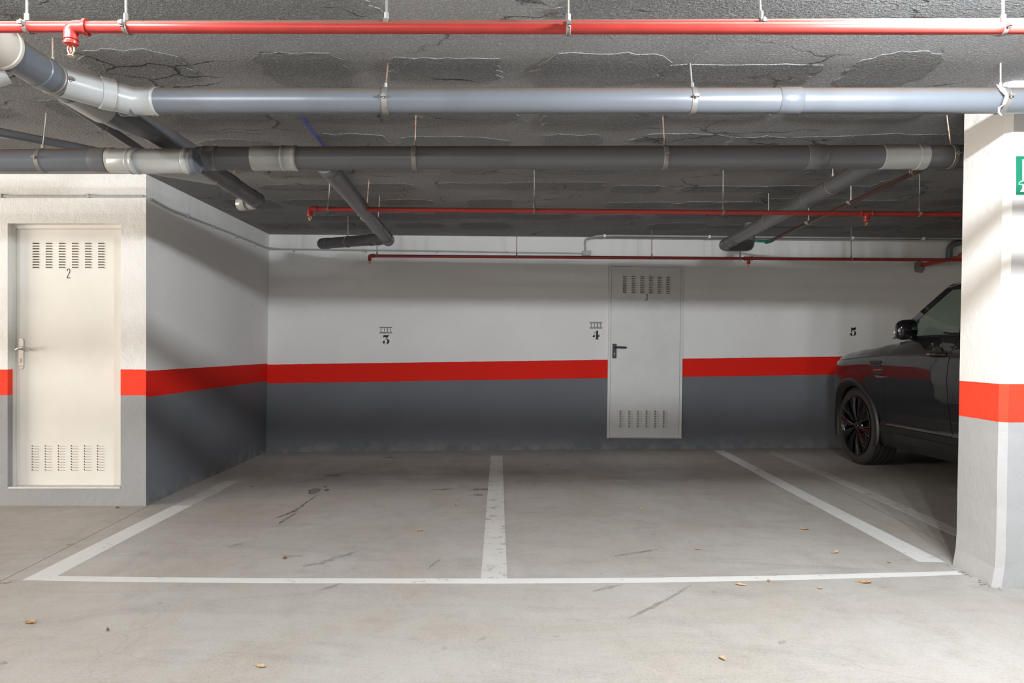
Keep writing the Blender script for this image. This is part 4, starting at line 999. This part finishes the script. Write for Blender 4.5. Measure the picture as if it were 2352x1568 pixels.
# wheels
def wheel(u, sd):
    xo = CXc-sd*.955; d = Vector((sd, 0, 0)); a = Vector((xo, CYc-u, .385)); R0 = .385
    prof = [(.030, .292), (.012, .300), (.004, .318), (.002, .340), (.010, .362), (.026, .376), (.040, .381)]
    grooves = [.085, .135, .185]; t = .046
    for gx in grooves: prof += [(gx-.012, R0), (gx-.006, R0), (gx-.005, R0-.009), (gx+.005, R0-.009), (gx+.006, R0)]
    prof += [(.215, R0), (.232, .381), (.25, .372), (.266, .345), (.262, .31), (.24, .292)]
    w_ = MB().rings(a, d, prof, 72, False).build('wheel', 'rubber', car, True, sharp=30)
    # tread sipes
    m = MB(); nb = 84
    for k in range(nb):
        t = 2*math.pi*k/nb; c_, s_ = math.cos(t), math.sin(t); rad = Vector((0, c_, s_)); tan = Vector((0, -s_, c_))
        for (x0, x1) in ((.030, .070), (.096, .124), (.146, .174), (.196, .236)):
            q = [a+d*x+rad*(R0-.006+rr_)+tan*tt for rr_ in (0, .0075) for x in (x0, x1) for tt in (-.0105, .0105)]
            m.add(q, [(4, 5, 7, 6), (0, 4, 6, 2), (1, 3, 7, 5), (0, 1, 5, 4), (2, 6, 7, 3)])
    o = m.build('tread_blocks', 'rubber', w_); o['kind'] = 'stuff'
    rim = MB().rings(a, d, [(.004, .296), (.002, .288), (.012, .280), (.03, .272), (.10, .262), (.20, .25), (.20, .24)], 64, False).build('rim', 'rim_black', w_, True, sharp=40)
    MB().rings(a+d*.10, d, [(0, .0), (0, .17), (.02, .17), (.02, .0)], 40, False).build('brake_disc', 'disc_steel', w_, True)
    m = MB().rings(a+d*.018, d, [(.0, .0), (.0, .030), (.008, .060), (.022, .075), (.05, .08)], 32, False); m.build('hub', 'rim_black', w_, True)
    MB().rings(a+d*.012, d, [(0, .0), (0, .026), (.008, .030)], 24, False).build('hub_cap', 'car_gloss', w_, True)
    MB().sweep([a+d*.0125+Vector((0, math.cos(t), math.sin(t)))*.0285 for t in [2*math.pi*k/24 for k in range(24)]], .0018, 6, closed=True).build('hub_ring', 'chrome', w_, True)
    for k in range(10):
        tb = 2*math.pi*k/10+.12
        for off in (-.165, -.055, .055, .165):
            m = MB(); pts_ = []
            for q in range(5):
                f = q/4; rr_ = .055+(.286-.055)*f; tt = tb+off*(.55+.45*f)+.0; dep = .020-.012*math.sin(f*math.pi)*.6-.012*f
                pts_.append(a+d*dep+Vector((0, math.cos(tt), math.sin(tt)))*rr_)
            m.sweep(pts_, [.006, .0065, .0065, .0065, .008], 6); 
            o = m.build('spoke', 'rim_black', w_, True)
for u in (0, 2.92):
    for sd in (1, -1): wheel(u, sd)

# ------------------------------------------------------------------ lamps and added fill tubes in the aisle (behind and beside the viewer)
for i, (x, y, pw, col) in enumerate(LAMPS):
    lp_ = empty('ceiling_lamp', (x, y, CEIL), ['white tube lamp on the aisle ceiling near the pillar', 'added white fill tube on the aisle ceiling above the viewer', 'white tube lamp on the aisle ceiling at far left', 'added white fill tube over the aisle behind the viewer'][i], 'lamp', 'tube lamps of the aisle')
    hl = .33 if i == 0 else .62                     # half length of the batten
    MB().box(x-hl, x+hl, y-.035, y+.035, CEIL-.008, CEIL).build('housing', 'steel_white', lp_, bevel=.004)
    for s_ in (-1, 1): MB().box(x+s_*(hl-.015)-.012, x+s_*(hl-.015)+.012, y-.018, y+.018, CEIL-.044, CEIL-.008).build('lamp_holder', 'steel_white', lp_)
    MB().cyl((x-hl+.028, y, CEIL-.028), (x+hl-.028, y, CEIL-.028), .011, 14).build('tube', 'lamp_tube', lp_, True)
    for k in range(4):
        d = bpy.data.lights.new('tube_light', 'POINT'); d.energy = pw/4; d.color = col; d.shadow_soft_size = .025
        o = bpy.data.objects.new('tube_light', d); C.objects.link(o); o.parent = lp_; o.location = ((-.75+.5*k)*hl, 0, -.068)

# ------------------------------------------------------------------ fallen leaves, stains
LEAVES = [(70, 1430, .075, 'leaf_brown', 'curled brown leaf alone on the floor at lower left'), (600, 1531, .05, 'leaf_tan', 'small tan leaf on the floor at the bottom left of centre'),
 (1660, 1512, .055, 'leaf_tan', 'tan leaf on the floor at the bottom right of centre'), (1987, 1338, .075, 'leaf_brown', 'largest brown leaf in front of the white line near the pillar'),
 (1700, 1343, .06, 'leaf_tan', 'tan leaf touching the front edge of the long white line'), (1883, 1351, .04, 'leaf_tan', 'small tan leaf just ahead of the line between two larger leaves'),
 (1918, 1269, .065, 'leaf_tan', 'tan leaf inside the right bay close to its side line'), (1848, 1216, .07, 'leaf_brown', 'brown leaf in the middle of the right bay'),
 (1603, 1262, .04, 'leaf_brown', 'small brown leaf in the right bay behind the long line'), (1472, 1170, .05, 'leaf_tan', 'tan leaf in the right bay far from any line'),
 (963, 1219, .06, 'leaf_brown', 'brown leaf in the left bay nearest the centre line'), (655, 1282, .05, 'leaf_dark', 'dark brown leaf in the left bay behind the long line'),
 (1048, 1160, .055, 'leaf_brown', 'brown leaf in the left bay halfway along the centre line'), (747, 1118, .04, 'leaf_dark', 'tiny dark leaf beside the oil stain'),
 (578, 1118, .04, 'leaf_dark', 'tiny dark leaf in the shade near the left wall'), (1240, 1103, .05, 'leaf_tan', 'pale leaf in the right bay below the grey door side of the centre line'),
 (1792, 1060, .06, 'leaf_brown', 'brown leaf on the faint line near the car wheel'), (1742, 1080, .045, 'leaf_brown', 'small brown leaf on the right side line near the rear'),
 (270, 1166, .05, 'leaf_dark', 'dark leaf at the foot of the wall beside the cream door'), (158, 1250, .035, 'leaf_tan', 'tiny pale leaf on the floor before the cream door'),
 (10, 1339, .05, 'leaf_tan', 'thin pale leaf at the left edge near the line corner'), (1257, 1067, .05, 'leaf_brown', 'brown leaf in the shade close to the rear wall'), (248, 1447, .045, 'leaf_dark', 'thin dark twig like leaf at lower left'),
 (1766, 1334, .035, 'leaf_brown', 'tiny brown leaf lying on the long white line'), (2042, 1292, .03, 'leaf_brown', 'tiny reddish leaf by the end of the right side line')]
for px, py, L, mat, lab in LEAVES:
    x, y = gp(px, py); L *= .8; r_ = random.Random(px); ang = r_.uniform(0, 6.28); rows = []
    thin = .25 if 'thin' in lab else .5
    for i in range(7):
        f = i/6; wv = L*thin*math.sin(math.pi*(f*.92+.05))*(1+.25*(i % 2)); r2_ = []
        for k in (-1, -.5, 0, .5, 1):
            lx, ly = (f-.5)*L, k*wv*.5
            lz = .002+.07*L*abs(k)**1.5*r_.uniform(.2, 1.6)+.06*L*f*f*r_.uniform(.5, 1.3)
            r2_.append(Vector((x+lx*math.cos(ang)-ly*math.sin(ang), y+lx*math.sin(ang)+ly*math.cos(ang), lz)))
        rows.append(r2_)
    rows = [[Vector((p.x, p.y, max(.0015, p.z))) for p in r3] for r3 in rows]
    o = MB().grid(rows).build('dry_leaf', mat, origin=(x, y, .0), solid=.0012, smooth=True); tag(o, lab, 'leaf', 'fallen leaves on the floor')
    MB().sweep([rows[0][2]+Vector((0, 0, .001)), rows[0][2]+(rows[0][2]-rows[1][2])*1.6+Vector((0, 0, .002))], .0012, 5).build('stem', mat, o)
def stain_poly(pts, z=.0006, mat='oil'):
    q = [gp(*p) for p in pts]; MB().add([(a, b, z) for a, b in q], [tuple(range(len(q)))]).build('oil_stain', mat, fl)
def stain_streak(pts, wpx, mat='oil', z=.0006):
    r_ = random.Random(int(pts[0][0])); up = []; dn = []
    fine = []
    for (a, b), (c, d) in zip(pts, pts[1:]):
        for k in range(5): fine.append((a+(c-a)*k/5, b+(d-b)*k/5))
    fine.append(pts[-1])
    for i, (a, b) in enumerate(fine):
        t = math.sin(math.pi*(i+.3)/(len(fine)-.4)); w_ = wpx*(.25+.75*t)*r_.uniform(.6, 1.3)
        up.append((a, b-w_/2)); dn.append((a+r_.uniform(-2, 2), b+w_/2))
    stain_poly(up+dn[::-1], z, mat)
stain_poly([(708, 1126), (722, 1121), (738, 1122), (734, 1129), (722, 1135), (709, 1134)]); stain_poly([(744, 1125), (752, 1122), (758, 1124), (752, 1128), (745, 1128)], .0007)
stain_streak([(728, 1137), (705, 1153), (682, 1170), (660, 1180), (632, 1190)], 6); stain_streak([(680, 1178), (660, 1190), (640, 1202)], 5, 'oil', .0007)
stain_streak([(1590, 1342), (1540, 1372), (1480, 1403), (1443, 1420)], 9, 'oil_faint'); stain_streak([(1430, 1342), (1395, 1350), (1360, 1358)], 7, 'oil_faint')
stain_streak([(695, 1300), (740, 1292), (780, 1278), (822, 1266)], 9, 'oil_faint'); stain_streak([(522, 1257), (545, 1250), (560, 1248)], 5, 'oil_faint')
stain_streak([(988, 1123), (1010, 1124), (1040, 1122)], 3); stain_streak([(1085, 1124), (1105, 1124), (1126, 1123)], 6); stain_streak([(1080, 1137), (1095, 1136), (1110, 1137)], 3, 'oil', .0007)
stain_streak([(1410, 1277), (1460, 1270), (1510, 1261)], 6, 'oil_faint'); stain_streak([(980, 1310), (995, 1295), (1012, 1285)], 6, 'oil_faint')
stain_streak([(735, 1355), (760, 1348), (785, 1338)], 7, 'oil_faint'); stain_streak([(640, 1276), (680, 1277), (700, 1276)], 4, 'oil_faint')
stain_streak([(745, 1092), (770, 1091), (790, 1089)], 4); stain_streak([(880, 1052), (895, 1050), (908, 1052)], 3)
stain_poly([(360, 1384), (372, 1382), (374, 1386), (362, 1388)], .0006, 'oil_faint'); stain_poly([(0, 1520), (14, 1518), (18, 1524), (0, 1527)], .0006, 'oil_faint'); stain_poly([(1786, 1473), (1803, 1470), (1806, 1476), (1790, 1479)], .0006, 'oil_faint')
